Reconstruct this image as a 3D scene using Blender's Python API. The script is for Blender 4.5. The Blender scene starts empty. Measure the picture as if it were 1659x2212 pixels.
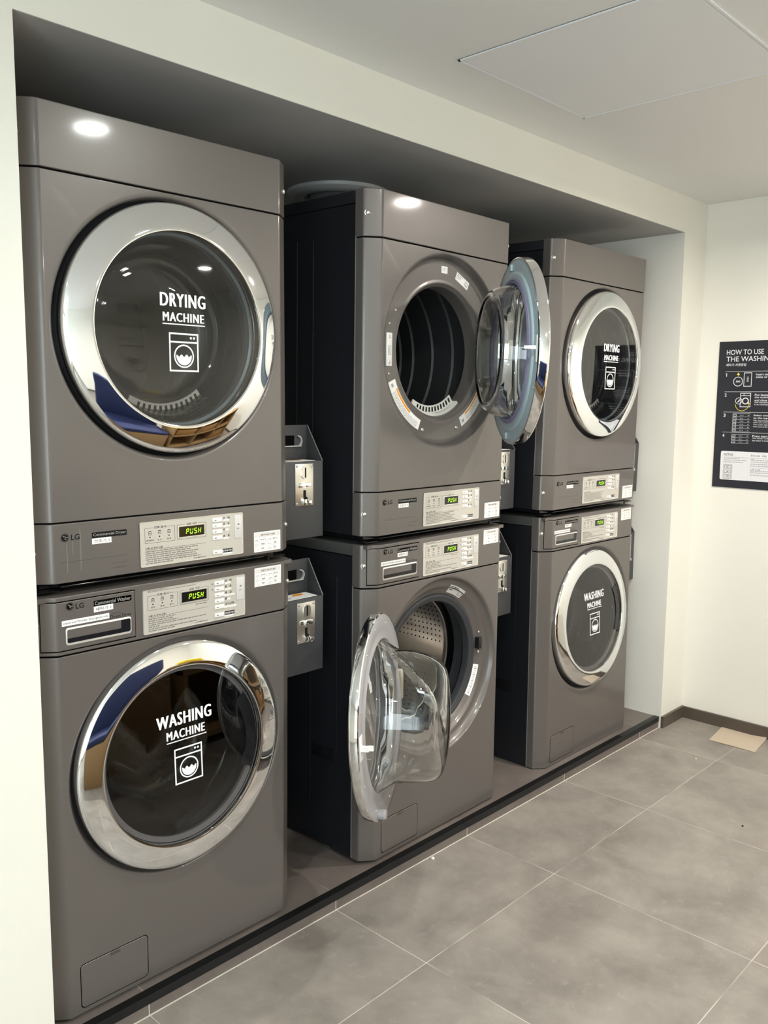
import bpy, bmesh, math, random
from mathutils import Matrix, Vector, Euler
random.seed(7)
PI = math.pi
C = bpy.context.scene.collection
SC = bpy.context.scene

# ------------------------------------------------------------------ camera, world, light, exposure
def look_cam():
    cd = bpy.data.cameras.new('camera'); co = bpy.data.objects.new('camera', cd); C.objects.link(co)
    cd.sensor_fit = 'HORIZONTAL'; cd.sensor_width = 36.0
    cd.lens = 36.0 * 1880.42 / 1659.0
    cd.clip_start = 0.02
    y, p, r = math.radians(46.4345), math.radians(-7.154), math.radians(0.5001)
    fwd = Vector((math.sin(y)*math.cos(p), math.cos(y)*math.cos(p), math.sin(p)))
    right = Vector((math.cos(y), -math.sin(y), 0)); up = right.cross(fwd)
    r2 = right*math.cos(r) + up*math.sin(r); u2 = -right*math.sin(r) + up*math.cos(r)
    M = Matrix((( r2.x, u2.x, -fwd.x, -0.7727), (r2.y, u2.y, -fwd.y, -1.7257), (r2.z, u2.z, -fwd.z, 1.4331), (0, 0, 0, 1)))
    co.matrix_world = M
    SC.camera = co
look_cam()
w = bpy.data.worlds.new('world'); SC.world = w; w.use_nodes = True
w.node_tree.nodes['Background'].inputs[0].default_value = (0.9, 0.95, 1, 1)
w.node_tree.nodes['Background'].inputs[1].default_value = 0.0
SC.view_settings.view_transform = 'Standard'
SC.view_settings.look = 'None'
SC.view_settings.gamma = 1.0
SC.view_settings.exposure = 0.0
SC.view_settings.use_curve_mapping = False
SC.cycles.max_bounces = 14
SC.cycles.transmission_bounces = 12
SC.cycles.transparent_max_bounces = 16
ZC = 2.294           # ceiling
LAMPS = [(-0.87, -0.93, 2, (0.97, 1.0, 0.97)), (0.63, -0.94, 12, (0.96, 1.0, 0.95)), (2.14, -0.88, 22, (1.0, 0.93, 0.86)),
         (-0.87, -2.55, 8, (1.0, 0.98, 0.93)), (0.63, -2.55, 42, (1.0, 0.975, 0.93)), (2.14, -2.55, 38, (1.0, 0.93, 0.86))]
LAMP_SIZE = 0.09
WINDOW_STRENGTH = 6.5

# ------------------------------------------------------------------ materials
MATS = {}
def nodes(name):
    m = bpy.data.materials.new(name); m.use_nodes = True
    nt = m.node_tree; MATS[name] = m
    return m, nt, nt.nodes['Principled BSDF']
def pm(name, col, rough=0.5, metal=0.0, spec=None, coat=0.0, bump=None, emit=None, estr=0.0):
    m, nt, b = nodes(name)
    b.inputs['Base Color'].default_value = (*col, 1)
    b.inputs['Roughness'].default_value = rough
    b.inputs['Metallic'].default_value = metal
    if spec is not None: b.inputs['Specular IOR Level'].default_value = spec
    if coat: b.inputs['Coat Weight'].default_value = coat; b.inputs['Coat Roughness'].default_value = 0.09
    if emit: b.inputs['Emission Color'].default_value = (*emit, 1); b.inputs['Emission Strength'].default_value = estr
    if bump:
        n = nt.nodes.new('ShaderNodeTexNoise'); n.inputs['Scale'].default_value = bump[0]; n.inputs['Detail'].default_value = 2
        tc = nt.nodes.new('ShaderNodeTexCoord'); nt.links.new(tc.outputs['Object'], n.inputs['Vector'])
        bp = nt.nodes.new('ShaderNodeBump'); bp.inputs['Strength'].default_value = bump[1]; bp.inputs['Distance'].default_value = 0.001
        nt.links.new(n.outputs['Fac'], bp.inputs['Height']); nt.links.new(bp.outputs['Normal'], b.inputs['Normal'])
    return m
pm('grey_paint', (0.134, 0.119, 0.109), 0.38, 0.25, coat=0.30, bump=(900, 0.03))
pm('drip_film', (0.175, 0.158, 0.142), 0.5, 0.15)
pm('black_steel', (0.010, 0.011, 0.014), 0.42, 0.0, bump=(700, 0.05))
pm('rim_steel', (0.055, 0.055, 0.052), 0.45)
pm('edge_bead', (0.45, 0.44, 0.42), 0.3, 0.6)
pm('chrome', (0.90, 0.91, 0.92), 0.035, 1.0)
pm('steel', (0.74, 0.72, 0.66), 0.32, 1.0)
pm('silver_plate', (0.56, 0.53, 0.475), 0.38, 0.25)
pm('silver_rim', (0.80, 0.78, 0.74), 0.25, 0.6)
pm('button_white', (0.74, 0.72, 0.70), 0.35)
pm('pad_grey', (0.60, 0.58, 0.56), 0.3)
pm('ink', (0.008, 0.008, 0.008), 0.6, spec=0.15)
pm('ink_soft', (0.055, 0.046, 0.040), 0.6, spec=0.15)
pm('ink_groove', (0.07, 0.062, 0.055), 0.5)
pm('ink_grey', (0.36, 0.35, 0.33), 0.5)
pm('gap_line', (0.16, 0.16, 0.155), 0.6)
pm('paper', (0.86, 0.84, 0.81), 0.6)
pm('paper_tint', (0.72, 0.68, 0.64), 0.6)
pm('white_vinyl', (0.90, 0.90, 0.90), 0.45)
pm('lcd_black', (0.006, 0.007, 0.008), 0.12)
pm('led', (0.1, 0.3, 0.0), 0.5, emit=(0.55, 1.0, 0.03), estr=1.25)
pm('dark_gap', (0.004, 0.004, 0.004), 0.8, spec=0.0)
pm('black_plastic', (0.012, 0.012, 0.013), 0.3)
pm('black_gloss', (0.010, 0.010, 0.011), 0.12)
pm('gasket', (0.035, 0.037, 0.042), 0.45)
pm('door_blue_grey', (0.36, 0.455, 0.50), 0.30)
pm('door_pale_grey', (0.37, 0.36, 0.37), 0.25)
pm('seal_violet', (0.20, 0.19, 0.29), 0.45)
pm('dryer_drum', (0.024, 0.024, 0.025), 0.5, 0.0)
pm('lint_white', (0.66, 0.64, 0.60), 0.5)
pm('latch_white', (0.80, 0.78, 0.76), 0.35)
pm('coin_box', (0.046, 0.047, 0.050), 0.45, bump=(1200, 0.05))
pm('orange', (0.85, 0.30, 0.01), 0.5)
pm('poster_navy', (0.022, 0.0225, 0.029), 0.5, spec=0.3)
pm('poster_white', (0.72, 0.72, 0.74), 0.5)
pm('poster_yellow', (0.78, 0.62, 0.08), 0.5)
pm('baseboard', (0.085, 0.068, 0.052), 0.35)
pm('strip_black', (0.007, 0.007, 0.007), 0.6, spec=0.1)
pm('strip_metal', (0.013, 0.013, 0.014), 0.38, spec=0.25)
pm('white_plastic', (0.75, 0.74, 0.72), 0.4)
pm('foot_grey', (0.42, 0.44, 0.42), 0.35)
pm('lamp_lens', (0.9, 0.9, 0.9), 0.5, emit=(1.0, 0.95, 0.86), estr=8.0)
pm('window_day', (0.8, 0.8, 0.8), 0.4, emit=(0.80, 0.94, 1.0), estr=WINDOW_STRENGTH)
pm('vent_grey', (0.38, 0.385, 0.38), 0.45)
pm('navy_fabric', (0.012, 0.022, 0.085), 0.75)
pm('wood', (0.34, 0.21, 0.095), 0.45)
pm('wood_dark', (0.10, 0.055, 0.025), 0.6)
pm('wicker', (0.33, 0.17, 0.05), 0.7, bump=(60, 0.6))
pm('yellow_bag', (0.85, 0.62, 0.02), 0.5)
pm('kraft', (0.46, 0.38, 0.29), 0.8)
pm('green_leaf', (0.04, 0.09, 0.05), 0.6)

def wallmat(name, col, sc=2.5, amt=0.05, rough=0.6):
    m, nt, b = nodes(name)
    tc = nt.nodes.new('ShaderNodeTexCoord')
    n = nt.nodes.new('ShaderNodeTexNoise'); n.inputs['Scale'].default_value = sc; n.inputs['Detail'].default_value = 4
    nt.links.new(tc.outputs['Object'], n.inputs['Vector'])
    mx = nt.nodes.new('ShaderNodeMix'); mx.data_type = 'RGBA'
    mx.inputs['A'].default_value = (*[c*(1-amt) for c in col], 1); mx.inputs['B'].default_value = (*[min(1, c*(1+amt*0.6)) for c in col], 1)
    nt.links.new(n.outputs['Fac'], mx.inputs['Factor']); nt.links.new(mx.outputs['Result'], b.inputs['Base Color'])
    n2 = nt.nodes.new('ShaderNodeTexNoise'); n2.inputs['Scale'].default_value = 180; nt.links.new(tc.outputs['Object'], n2.inputs['Vector'])
    bp = nt.nodes.new('ShaderNodeBump'); bp.inputs['Strength'].default_value = 0.08; bp.inputs['Distance'].default_value = 0.002
    nt.links.new(n2.outputs['Fac'], bp.inputs['Height']); nt.links.new(bp.outputs['Normal'], b.inputs['Normal'])
    b.inputs['Roughness'].default_value = rough
    return m
wallmat('wall_cream', (0.80, 0.78, 0.705))
wallmat('ceiling_white', (0.78, 0.78, 0.765), 1.5, 0.03)
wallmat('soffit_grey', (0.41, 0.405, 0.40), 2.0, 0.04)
wallmat('ceiling_panel', (0.80, 0.805, 0.82), 3, 0.02)

def M_(nt, op, a, b=None, c=None):
    n = nt.nodes.new('ShaderNodeMath'); n.operation = op
    for i, v in enumerate((a, b, c)):
        if v is None: continue
        if isinstance(v, (int, float)): n.inputs[i].default_value = v
        else: nt.links.new(v, n.inputs[i])
    return n.outputs[0]

def tile_mat(name, c1, c2, ox, oy, step, grout, gw=0.0016, rough=0.42):
    m, nt, b = nodes(name)
    tc = nt.nodes.new('ShaderNodeTexCoord'); sp = nt.nodes.new('ShaderNodeSeparateXYZ'); nt.links.new(tc.outputs['Object'], sp.inputs[0])
    def cell(v, o):
        u = M_(nt, 'DIVIDE', M_(nt, 'SUBTRACT', v, o), step)
        f = M_(nt, 'FRACT', M_(nt, 'ADD', u, 100.0)); fl = M_(nt, 'FLOOR', M_(nt, 'ADD', u, 100.0))
        d = M_(nt, 'MINIMUM', f, M_(nt, 'SUBTRACT', 1.0, f))
        return M_(nt, 'MULTIPLY', d, step), fl
    dx, ix = cell(sp.outputs['X'], ox)
    y = sp.outputs['Y']
    dy, iy = cell(y, oy)
    d = M_(nt, 'MINIMUM', dx, dy)
    n0 = nt.nodes.new('ShaderNodeTexNoise'); n0.inputs['Scale'].default_value = 5; nt.links.new(tc.outputs['Object'], n0.inputs['Vector'])
    wear = M_(nt, 'MULTIPLY', n0.outputs['Fac'], 1.0)
    g = M_(nt, 'MULTIPLY', M_(nt, 'LESS_THAN', d, gw), M_(nt, 'MINIMUM', 1.0, M_(nt, 'MULTIPLY', M_(nt, 'MAXIMUM', M_(nt, 'SUBTRACT', wear, 0.36), 0.0), 5.0)))
    # per-tile offset of the cloud pattern
    cb = nt.nodes.new('ShaderNodeCombineXYZ'); nt.links.new(M_(nt, 'MULTIPLY', ix, 3.7), cb.inputs[0]); nt.links.new(M_(nt, 'MULTIPLY', iy, 5.3), cb.inputs[1])
    va = nt.nodes.new('ShaderNodeVectorMath'); nt.links.new(tc.outputs['Object'], va.inputs[0]); nt.links.new(cb.outputs[0], va.inputs[1])
    n1 = nt.nodes.new('ShaderNodeTexNoise'); n1.inputs['Scale'].default_value = 4.5; n1.inputs['Detail'].default_value = 8; n1.inputs['Roughness'].default_value = 0.62
    n1.inputs['Distortion'].default_value = 0.25
    nt.links.new(va.outputs[0], n1.inputs['Vector'])
    cr = nt.nodes.new('ShaderNodeValToRGB'); cr.color_ramp.elements[0].position = 0.34; cr.color_ramp.elements[1].position = 0.68
    cr.color_ramp.elements[0].color = (*c1, 1); cr.color_ramp.elements[1].color = (*c2, 1)
    nt.links.new(n1.outputs['Fac'], cr.inputs[0])
    n2 = nt.nodes.new('ShaderNodeTexNoise'); n2.inputs['Scale'].default_value = 26; n2.inputs['Detail'].default_value = 6; n2.inputs['Roughness'].default_value = 0.7
    nt.links.new(va.outputs[0], n2.inputs['Vector'])
    cr2 = nt.nodes.new('ShaderNodeValToRGB'); cr2.color_ramp.elements[0].position = 0.56; cr2.color_ramp.elements[1].position = 0.74
    cr2.color_ramp.elements[0].color = (0, 0, 0, 1); cr2.color_ramp.elements[1].color = (0.35, 0.35, 0.35, 1)
    nt.links.new(n2.outputs['Fac'], cr2.inputs[0])
    mx0 = nt.nodes.new('ShaderNodeMix'); mx0.data_type = 'RGBA'; nt.links.new(cr2.outputs[0], mx0.inputs['Factor'])
    nt.links.new(cr.outputs[0], mx0.inputs['A']); mx0.inputs['B'].default_value = (*[min(1, c*1.35) for c in c2], 1)
    mx = nt.nodes.new('ShaderNodeMix'); mx.data_type = 'RGBA'; nt.links.new(g, mx.inputs['Factor'])
    nt.links.new(mx0.outputs['Result'], mx.inputs['A']); mx.inputs['B'].default_value = (*grout, 1)
    nt.links.new(mx.outputs['Result'], b.inputs['Base Color'])
    b.inputs['Roughness'].default_value = rough
    b.inputs['Specular IOR Level'].default_value = 0.35
    bp = nt.nodes.new('ShaderNodeBump'); bp.inputs['Strength'].default_value = 0.06; bp.inputs['Distance'].default_value = 0.002
    nt.links.new(n2.outputs['Fac'], bp.inputs['Height']); nt.links.new(bp.outputs['Normal'], b.inputs['Normal'])
    return m
tile_mat('floor_tile', (0.188, 0.168, 0.147), (0.295, 0.268, 0.236), 0.219, -0.376, 0.6005, (0.50, 0.455, 0.40), 0.0012)
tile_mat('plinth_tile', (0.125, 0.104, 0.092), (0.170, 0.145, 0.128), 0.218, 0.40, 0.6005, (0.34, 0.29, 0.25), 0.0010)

def glass_mat(name, col=(1, 1, 1), ior=1.45):
    m = bpy.data.materials.new(name); m.use_nodes = True; nt = m.node_tree; MATS[name] = m
    nt.nodes.clear(); o = nt.nodes.new('ShaderNodeOutputMaterial'); g = nt.nodes.new('ShaderNodeBsdfGlass')
    g.inputs['Color'].default_value = (*col, 1); g.inputs['Roughness'].default_value = 0.0; g.inputs['IOR'].default_value = ior
    nt.links.new(g.outputs[0], o.inputs[0]); return m
def thin_mat(name, tint, ior=1.5, boost=1.0):
    m = bpy.data.materials.new(name); m.use_nodes = True; nt = m.node_tree; MATS[name] = m
    nt.nodes.clear(); o = nt.nodes.new('ShaderNodeOutputMaterial'); t = nt.nodes.new('ShaderNodeBsdfTransparent'); g = nt.nodes.new('ShaderNodeBsdfGlossy')
    t.inputs['Color'].default_value = (*tint, 1); g.inputs['Roughness'].default_value = 0.02
    fr = nt.nodes.new('ShaderNodeFresnel'); fr.inputs['IOR'].default_value = ior
    mx = nt.nodes.new('ShaderNodeMixShader')
    nt.links.new(M_(nt, 'MINIMUM', M_(nt, 'MULTIPLY', fr.outputs[0], boost), 1.0), mx.inputs[0]); nt.links.new(t.outputs[0], mx.inputs[1]); nt.links.new(g.outputs[0], mx.inputs[2])
    nt.links.new(mx.outputs[0], o.inputs[0]); return m
glass_mat('bowl_glass', (0.995, 1.0, 0.998), 1.40)
thin_mat('bowl_thin', (0.86, 0.88, 0.88), 1.5)
thin_mat('door_pane_smoke', (0.80, 0.80, 0.80), 1.5, 1.6)
thin_mat('door_pane_clear', (0.93, 0.94, 0.94), 1.5)

def drum_mat():
    m, nt, b = nodes('washer_drum')
    tc = nt.nodes.new('ShaderNodeTexCoord'); sp = nt.nodes.new('ShaderNodeSeparateXYZ'); nt.links.new(tc.outputs['Object'], sp.inputs[0])
    # object coordinates of the machine: drum axis at x .343, z .538
    ang = M_(nt, 'ARCTAN2', M_(nt, 'SUBTRACT', sp.outputs['Z'], 0.538), M_(nt, 'SUBTRACT', sp.outputs['X'], 0.343))
    u = M_(nt, 'MULTIPLY', ang, 0.255); v = sp.outputs['Y']
    s = 0.019
    def f(x): return M_(nt, 'SUBTRACT', M_(nt, 'FRACT', M_(nt, 'ADD', M_(nt, 'DIVIDE', x, s), 100.0)), 0.5)
    fu, fv = f(u), f(v)
    d = M_(nt, 'SQRT', M_(nt, 'ADD', M_(nt, 'MULTIPLY', fu, fu), M_(nt, 'MULTIPLY', fv, fv)))
    hole = M_(nt, 'LESS_THAN', d, 0.17)
    # holes come in bands between smooth lifters
    band = M_(nt, 'GREATER_THAN', M_(nt, 'SINE', M_(nt, 'MULTIPLY', ang, 6.0)), -0.35)
    inz = M_(nt, 'GREATER_THAN', v, 0.19)
    k = M_(nt, 'MULTIPLY', M_(nt, 'MULTIPLY', hole, band), inz)
    mx = nt.nodes.new('ShaderNodeMix'); mx.data_type = 'RGBA'; nt.links.new(k, mx.inputs['Factor'])
    mx.inputs['A'].default_value = (0.55, 0.53, 0.50, 1); mx.inputs['B'].default_value = (0.01, 0.01, 0.01, 1)
    nt.links.new(mx.outputs['Result'], b.inputs['Base Color'])
    b.inputs['Metallic'].default_value = 0.9; b.inputs['Roughness'].default_value = 0.22
drum_mat()

# ------------------------------------------------------------------ mesh helpers
class MB:
    def __init__(s): s.bm = bmesh.new()
    def v(s, p): return s.bm.verts.new(p)
    def f(s, vs):
        try: return s.bm.faces.new(vs)
        except ValueError: return None
    def box(s, x0, x1, y0, y1, z0, z1):
        P = [s.v((x, y, z)) for z in (z0, z1) for y in (y0, y1) for x in (x0, x1)]
        for q in ((0, 2, 3, 1), (4, 5, 7, 6), (0, 1, 5, 4), (2, 6, 7, 3), (0, 4, 6, 2), (1, 3, 7, 5)): s.f([P[i] for i in q])
        return s
    def rbox(s, x0, x1, y0, y1, z0, z1, b=0.002):
        t = bmesh.new(); mb = MB.__new__(MB); mb.bm = t; mb.box(x0, x1, y0, y1, z0, z1)
        bmesh.ops.recalc_face_normals(t, faces=t.faces)
        bmesh.ops.bevel(t, geom=t.edges[:], offset=b, segments=2, profile=0.5, affect='EDGES')
        s.merge(t); return s
    def merge(s, t, M=None):
        me = bpy.data.meshes.new('tmp'); t.to_mesh(me); t.free()
        if M: me.transform(M)
        s.bm.from_mesh(me); bpy.data.meshes.remove(me)
    def prism(s, pts, y0, y1, plane='xz'):
        def P(a, b, c):
            return (a, c, b) if plane == 'xz' else ((c, a, b) if plane == 'yz' else (a, b, c))
        A = [s.v(P(a, b, y0)) for a, b in pts]; B = [s.v(P(a, b, y1)) for a, b in pts]
        n = len(pts)
        s.f(A); s.f(B[::-1])
        for i in range(n): s.f([A[i], A[(i+1) % n], B[(i+1) % n], B[i]])
        return s
    def frame(s, x0, x1, z0, z1, t, y0, y1):
        s.box(x0, x1, y0, y1, z0, z0+t); s.box(x0, x1, y0, y1, z1-t, z1); s.box(x0, x0+t, y0, y1, z0+t, z1-t); s.box(x1-t, x1, y0, y1, z0+t, z1-t); return s
    def lathe(s, prof, cx=0.0, cz=0.0, n=96, close=False, cap0=False, cap1=False, a0=0.0, a1=2*PI):
        full = abs(a1-a0-2*PI) < 1e-6
        k = n if full else n+1
        R = []
        for r, y in prof:
            R.append([s.v((cx+r*math.cos(a0+(a1-a0)*i/n), y, cz+r*math.sin(a0+(a1-a0)*i/n))) for i in range(k)])
        m = len(R)
        for j in range(m if close else m-1):
            A, B = R[j], R[(j+1) % m]
            for i in range(n if full else n):
                i2 = (i+1) % k
                s.f([A[i], A[i2], B[i2], B[i]])
        if cap0: s.f(R[0])
        if cap1: s.f(R[-1])
        if not full and close:
            s.f([r[0] for r in R]); s.f([r[-1] for r in R])
        return s
    def arcband(s, cx, cz, r0, r1, a0, a1, y0, y1, n=32):
        s.lathe([(r0, y0), (r1, y0), (r1, y1), (r0, y1)], cx, cz, n, close=True, a0=a0, a1=a1); return s
    def disc(s, cx, cz, r, y0, y1, n=32):
        s.prism([(cx+r*math.cos(2*PI*i/n), cz+r*math.sin(2*PI*i/n)) for i in range(n)], y0, y1); return s
    def sphere(s, c, r, sx=1, sy=1, sz=1, M=None):
        t = bmesh.new(); bmesh.ops.create_uvsphere(t, u_segments=20, v_segments=12, radius=r)
        for v in t.verts: v.co = Vector((v.co.x*sx, v.co.y*sy, v.co.z*sz))
        s.merge(t, Matrix.Translation(c) @ (M or Matrix())); return s
    def cyl(s, p0, p1, r, n=20, r2=None):
        p0, p1 = Vector(p0), Vector(p1); d = p1-p0
        t = bmesh.new(); bmesh.ops.create_cone(t, cap_ends=True, segments=n, radius1=r, radius2=r if r2 is None else r2, depth=d.length)
        q = d.to_track_quat('Z', 'Y').to_matrix().to_4x4()
        s.merge(t, Matrix.Translation((p0+p1)/2) @ q); return s
    def mesh(s, name, mat, angle=35, weld=True, wn=False):
        bm = s.bm
        if weld: bmesh.ops.remove_doubles(bm, verts=bm.verts, dist=0.00002)
        bmesh.ops.recalc_face_normals(bm, faces=bm.faces)
        la = math.radians(angle)
        for f in bm.faces: f.smooth = True
        for e in bm.edges:
            if len(e.link_faces) == 2:
                if e.calc_face_angle(0) > la: e.smooth = False
            else: e.smooth = False
        nrm = None
        if wn:      # area-weighted corner normals keep big flats flat beside their rounded edges
            bm.normal_update(); ar = {f: f.calc_area() for f in bm.faces}; nrm = []; cl = math.cos(la)
            for f in bm.faces:
                for v in f.verts:
                    a = Vector((0, 0, 0))
                    for g in v.link_faces:
                        if g.normal.dot(f.normal) > cl: a += g.normal*ar[g]
                    nrm.append(a.normalized() if a.length > 1e-9 else f.normal.copy())
        me = bpy.data.meshes.new(name); bm.to_mesh(me); bm.free()
        if nrm: me.normals_split_custom_set(nrm)
        me.materials.append(MATS[mat]); return me

CACHE = {}
def part(name, parent, key, builder, mat, label=None, angle=35, weld=True, kind=None):
    if key not in CACHE: CACHE[key] = builder().mesh(name, mat, angle, weld, mat == 'grey_paint')
    o = bpy.data.objects.new(name, CACHE[key]); C.objects.link(o); o.parent = parent
    if label: o['label'] = label
    if kind: o['kind'] = kind
    return o
def thing(name, label, cat, loc=(0, 0, 0), rot=(0, 0, 0), group=None):
    o = bpy.data.objects.new(name, None); C.objects.link(o); o.location = loc; o.rotation_euler = rot
    o.empty_display_size = 0.1
    o['label'] = label; o['category'] = cat
    if group: o['group'] = group
    return o
def solo(name, mb, mat, label, cat, group=None, angle=35):
    o = bpy.data.objects.new(name, mb.mesh(name, mat, angle)); C.objects.link(o); o['label'] = label; o['category'] = cat
    if group: o['group'] = group
    return o
def struct(name, mb, mat, angle=30):
    o = bpy.data.objects.new(name, mb.mesh(name, mat, angle, False)); C.objects.link(o); o['kind'] = 'structure'; return o

# text laid on the xz plane facing -y, fitted to a box
def text_into(mb, body, x0, x1, z0, z1, y, bold=0.0, space=1.0):
    cu = bpy.data.curves.new('t', 'FONT'); cu.body = body; cu.size = 1.0; cu.offset = bold; cu.resolution_u = 3; cu.space_character = space
    o = bpy.data.objects.new('t', cu); C.objects.link(o)
    dg = bpy.context.evaluated_depsgraph_get()
    me = bpy.data.meshes.new_from_object(o.evaluated_get(dg))
    bpy.data.objects.remove(o); bpy.data.curves.remove(cu)
    if not me.vertices: bpy.data.meshes.remove(me); return
    xs = [v.co.x for v in me.vertices]; ys = [v.co.y for v in me.vertices]
    ax, bx, ay, by = min(xs), max(xs), min(ys), max(ys)
    sz = (z1-z0)/max(by-ay, 1e-6); sx = (x1-x0)/max(bx-ax, 1e-6) if x1 is not None else sz
    for v in me.vertices:
        v.co = Vector((x0+(v.co.x-ax)*sx, y, z0+(v.co.y-ay)*sz))
    mb.bm.from_mesh(me); bpy.data.meshes.remove(me)
def rq(mb, x0, x1, z0, z1, y):        # flat printed rectangle
    mb.f([mb.v((x0, y, z0)), mb.v((x1, y, z0)), mb.v((x1, y, z1)), mb.v((x0, y, z1))])
def micro(mb, x0, x1, z, h, y, seed, lat=False):   # a line of print too small to read: one mark per syllable
    rr = random.Random(seed); x = x0
    while x < x1-h*0.7:
        n = rr.randint(2, 5)
        for i in range(n):
            if x > x1-h*0.7: break
            w_ = h*(0.75 if not lat else 0.5)
            rq(mb, x, x+w_*0.6, z+h*0.55, z+h*0.75, y); rq(mb, x+w_*0.6, x+w_*0.8, z+0.1*h, z+h*0.95, y)
            rq(mb, x, x+w_*0.5, z+h*0.08, z+h*0.28, y)
            x += w_*1.12
        x += h*0.55
def outline(mb, x0, x1, z0, z1, t, y):
    rq(mb, x0, x1, z0, z0+t, y); rq(mb, x0, x1, z1-t, z1, y); rq(mb, x0, x0+t, z0+t, z1-t, y); rq(mb, x1-t, x1, z0+t, z1-t, y)
def rrect(x0, x1, z0, z1, r, n=5):
    P = []
    for cx, cz, a in ((x1-r, z1-r, 0), (x0+r, z1-r, PI/2), (x0+r, z0+r, PI), (x1-r, z0+r, 1.5*PI)):
        for i in range(n+1): P.append((cx+r*math.cos(a+PI/2*i/n), cz+r*math.sin(a+PI/2*i/n)))
    return P

# ------------------------------------------------------------------ the room
XL, XR, XW, ZT, ZP, YP, YF = -0.0132, 2.8004, 3.012, 2.1489, 0.0493, -0.0363, -0.0455
XN, YO, YB = -2.6, -4.3, 0.86        # left wall, opposite wall, alcove back
struct('floor', MB().box(XN, XW, YO, YP, -0.05, 0.0), 'floor_tile')
struct('ceiling', MB().box(XN, XW, YO, YF+0.02, ZC, ZC+0.05), 'ceiling_white')
wb = MB().box(XN, XL, YF, YF+0.12, 0, ZC).box(XR, XW, YF, YF+0.12, 0, ZC).box(XL, XR, YF, YF+0.004, ZT, ZC)
struct('wall_back', wb, 'wall_cream')
struct('wall_right', MB().box(XW, XW+0.05, YO, YF, 0, ZC), 'wall_cream')
WY0, WY1, WZ0, WZ1 = -4.15, -1.65, 0.25, 2.20
struct('wall_left', MB().box(XN-0.05, XN, YO, WY0, 0, ZC).box(XN-0.05, XN, WY1, YF, 0, ZC).box(XN-0.05, XN, WY0, WY1, 0, WZ0).box(XN-0.05, XN, WY0, WY1, WZ1, ZC), 'wall_cream')
struct('window_1', MB().box(XN-0.045, XN-0.035, WY0, WY1, WZ0, WZ1), 'window_day')
wf_ = MB()
for ya, yb in ((WY0, WY0+0.05), (WY1-0.05, WY1), ((WY0+WY1)/2-0.025, (WY0+WY1)/2+0.025)): wf_.box(XN-0.03, XN+0.012, ya, yb, WZ0, WZ1)
wf_.box(XN-0.03, XN+0.012, WY0, WY1, WZ0, WZ0+0.05).box(XN-0.03, XN+0.012, WY0, WY1, WZ1-0.05, WZ1)
struct('window_frame_1', wf_, 'white_plastic')
struct('wall_front', MB().box(XN, XW, YO-0.05, YO, 0, ZC), 'wall_cream')
struct('wall_alcove_back', MB().box(XL, XR, YB, YB+0.05, ZP, ZT), 'wall_cream')
struct('wall_alcove_left', MB().box(XL-0.05, XL, YF+0.12, YB+0.05, 0, ZT), 'wall_cream')
struct('wall_alcove_right', MB().box(XR, XR+0.05, YF+0.12, YB+0.05, 0, ZT), 'wall_cream')
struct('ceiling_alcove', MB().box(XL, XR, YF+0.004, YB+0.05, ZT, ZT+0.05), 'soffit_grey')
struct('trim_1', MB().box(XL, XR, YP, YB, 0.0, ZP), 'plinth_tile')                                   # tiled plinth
struct('trim_2', MB().box(XL, XR, YP-0.0015, YP+0.022, 0.0285, ZP+0.0015), 'strip_metal')           # metal edge angle
struct('trim_3', MB().box(XL, 2.467, YP+0.001, YP+0.0215, ZP+0.0015, ZP+0.0025), 'strip_black')     # black tape on the edge
bb = MB().box(XW-0.012, XW, YO, YF, 0, 0.0522)
struct('baseboard_right', bb, 'baseboard')
struct('baseboard_back', MB().box(XR, XW-0.012, YF-0.012, YF, 0, 0.0522), 'baseboard')
struct('baseboard_back_left', MB().box(XN, XL, YF-0.012, YF, 0, 0.0522), 'baseboard')
struct('baseboard_front', MB().box(XN, XW-0.012, YO, YO+0.012, 0, 0.0522), 'baseboard')
gj = MB()
for k in range(5): gj.box(0.218+0.6005*k-0.0009, 0.218+0.6005*k+0.0009, YP-0.0006, YP+0.001, 0.0, 0.0285)
gj.box(XL, XR, YP-0.0035, YP+0.001, 0.0, 0.0008)
pm('grout_light', (0.62, 0.57, 0.50), 0.8)
struct('trim_4', gj, 'grout_light')

# ceiling access panel
t = thing('ceiling_access_panel', 'square white access panel set into the grey ceiling', 'access panel', (1.335, -0.556, ZC))
def cpf():
    m = MB(); h = 0.3025
    m.box(-h, h, -h, -h+0.006, -0.004, 0); m.box(-h, h, h-0.006, h, -0.004, 0); m.box(-h, -h+0.006, -h, h, -0.004, 0); m.box(h-0.006, h, -h, h, -0.004, 0); return m
part('frame', t, 'cpf', cpf, 'ceiling_panel')
part('hatch', t, 'cph', lambda: MB().box(-0.294, 0.294, -0.294, 0.294, -0.0025, 0), 'ceiling_panel')
def cpg():
    m = MB(); h = 0.3035; g = 0.0012
    m.box(-h-g, h+g, h, h+g, -0.001, 0); m.box(-h-g, -h, -h, h, -0.001, 0); m.box(h, h+g, -h, h, -0.001, 0); m.box(-0.296, -0.294, -0.294, 0.294, -0.001, 0); m.box(-0.296, 0.296, 0.294, 0.2955, -0.001, 0); return m
part('shadow_gap', t, 'cpg', cpg, 'gap_line')

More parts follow.
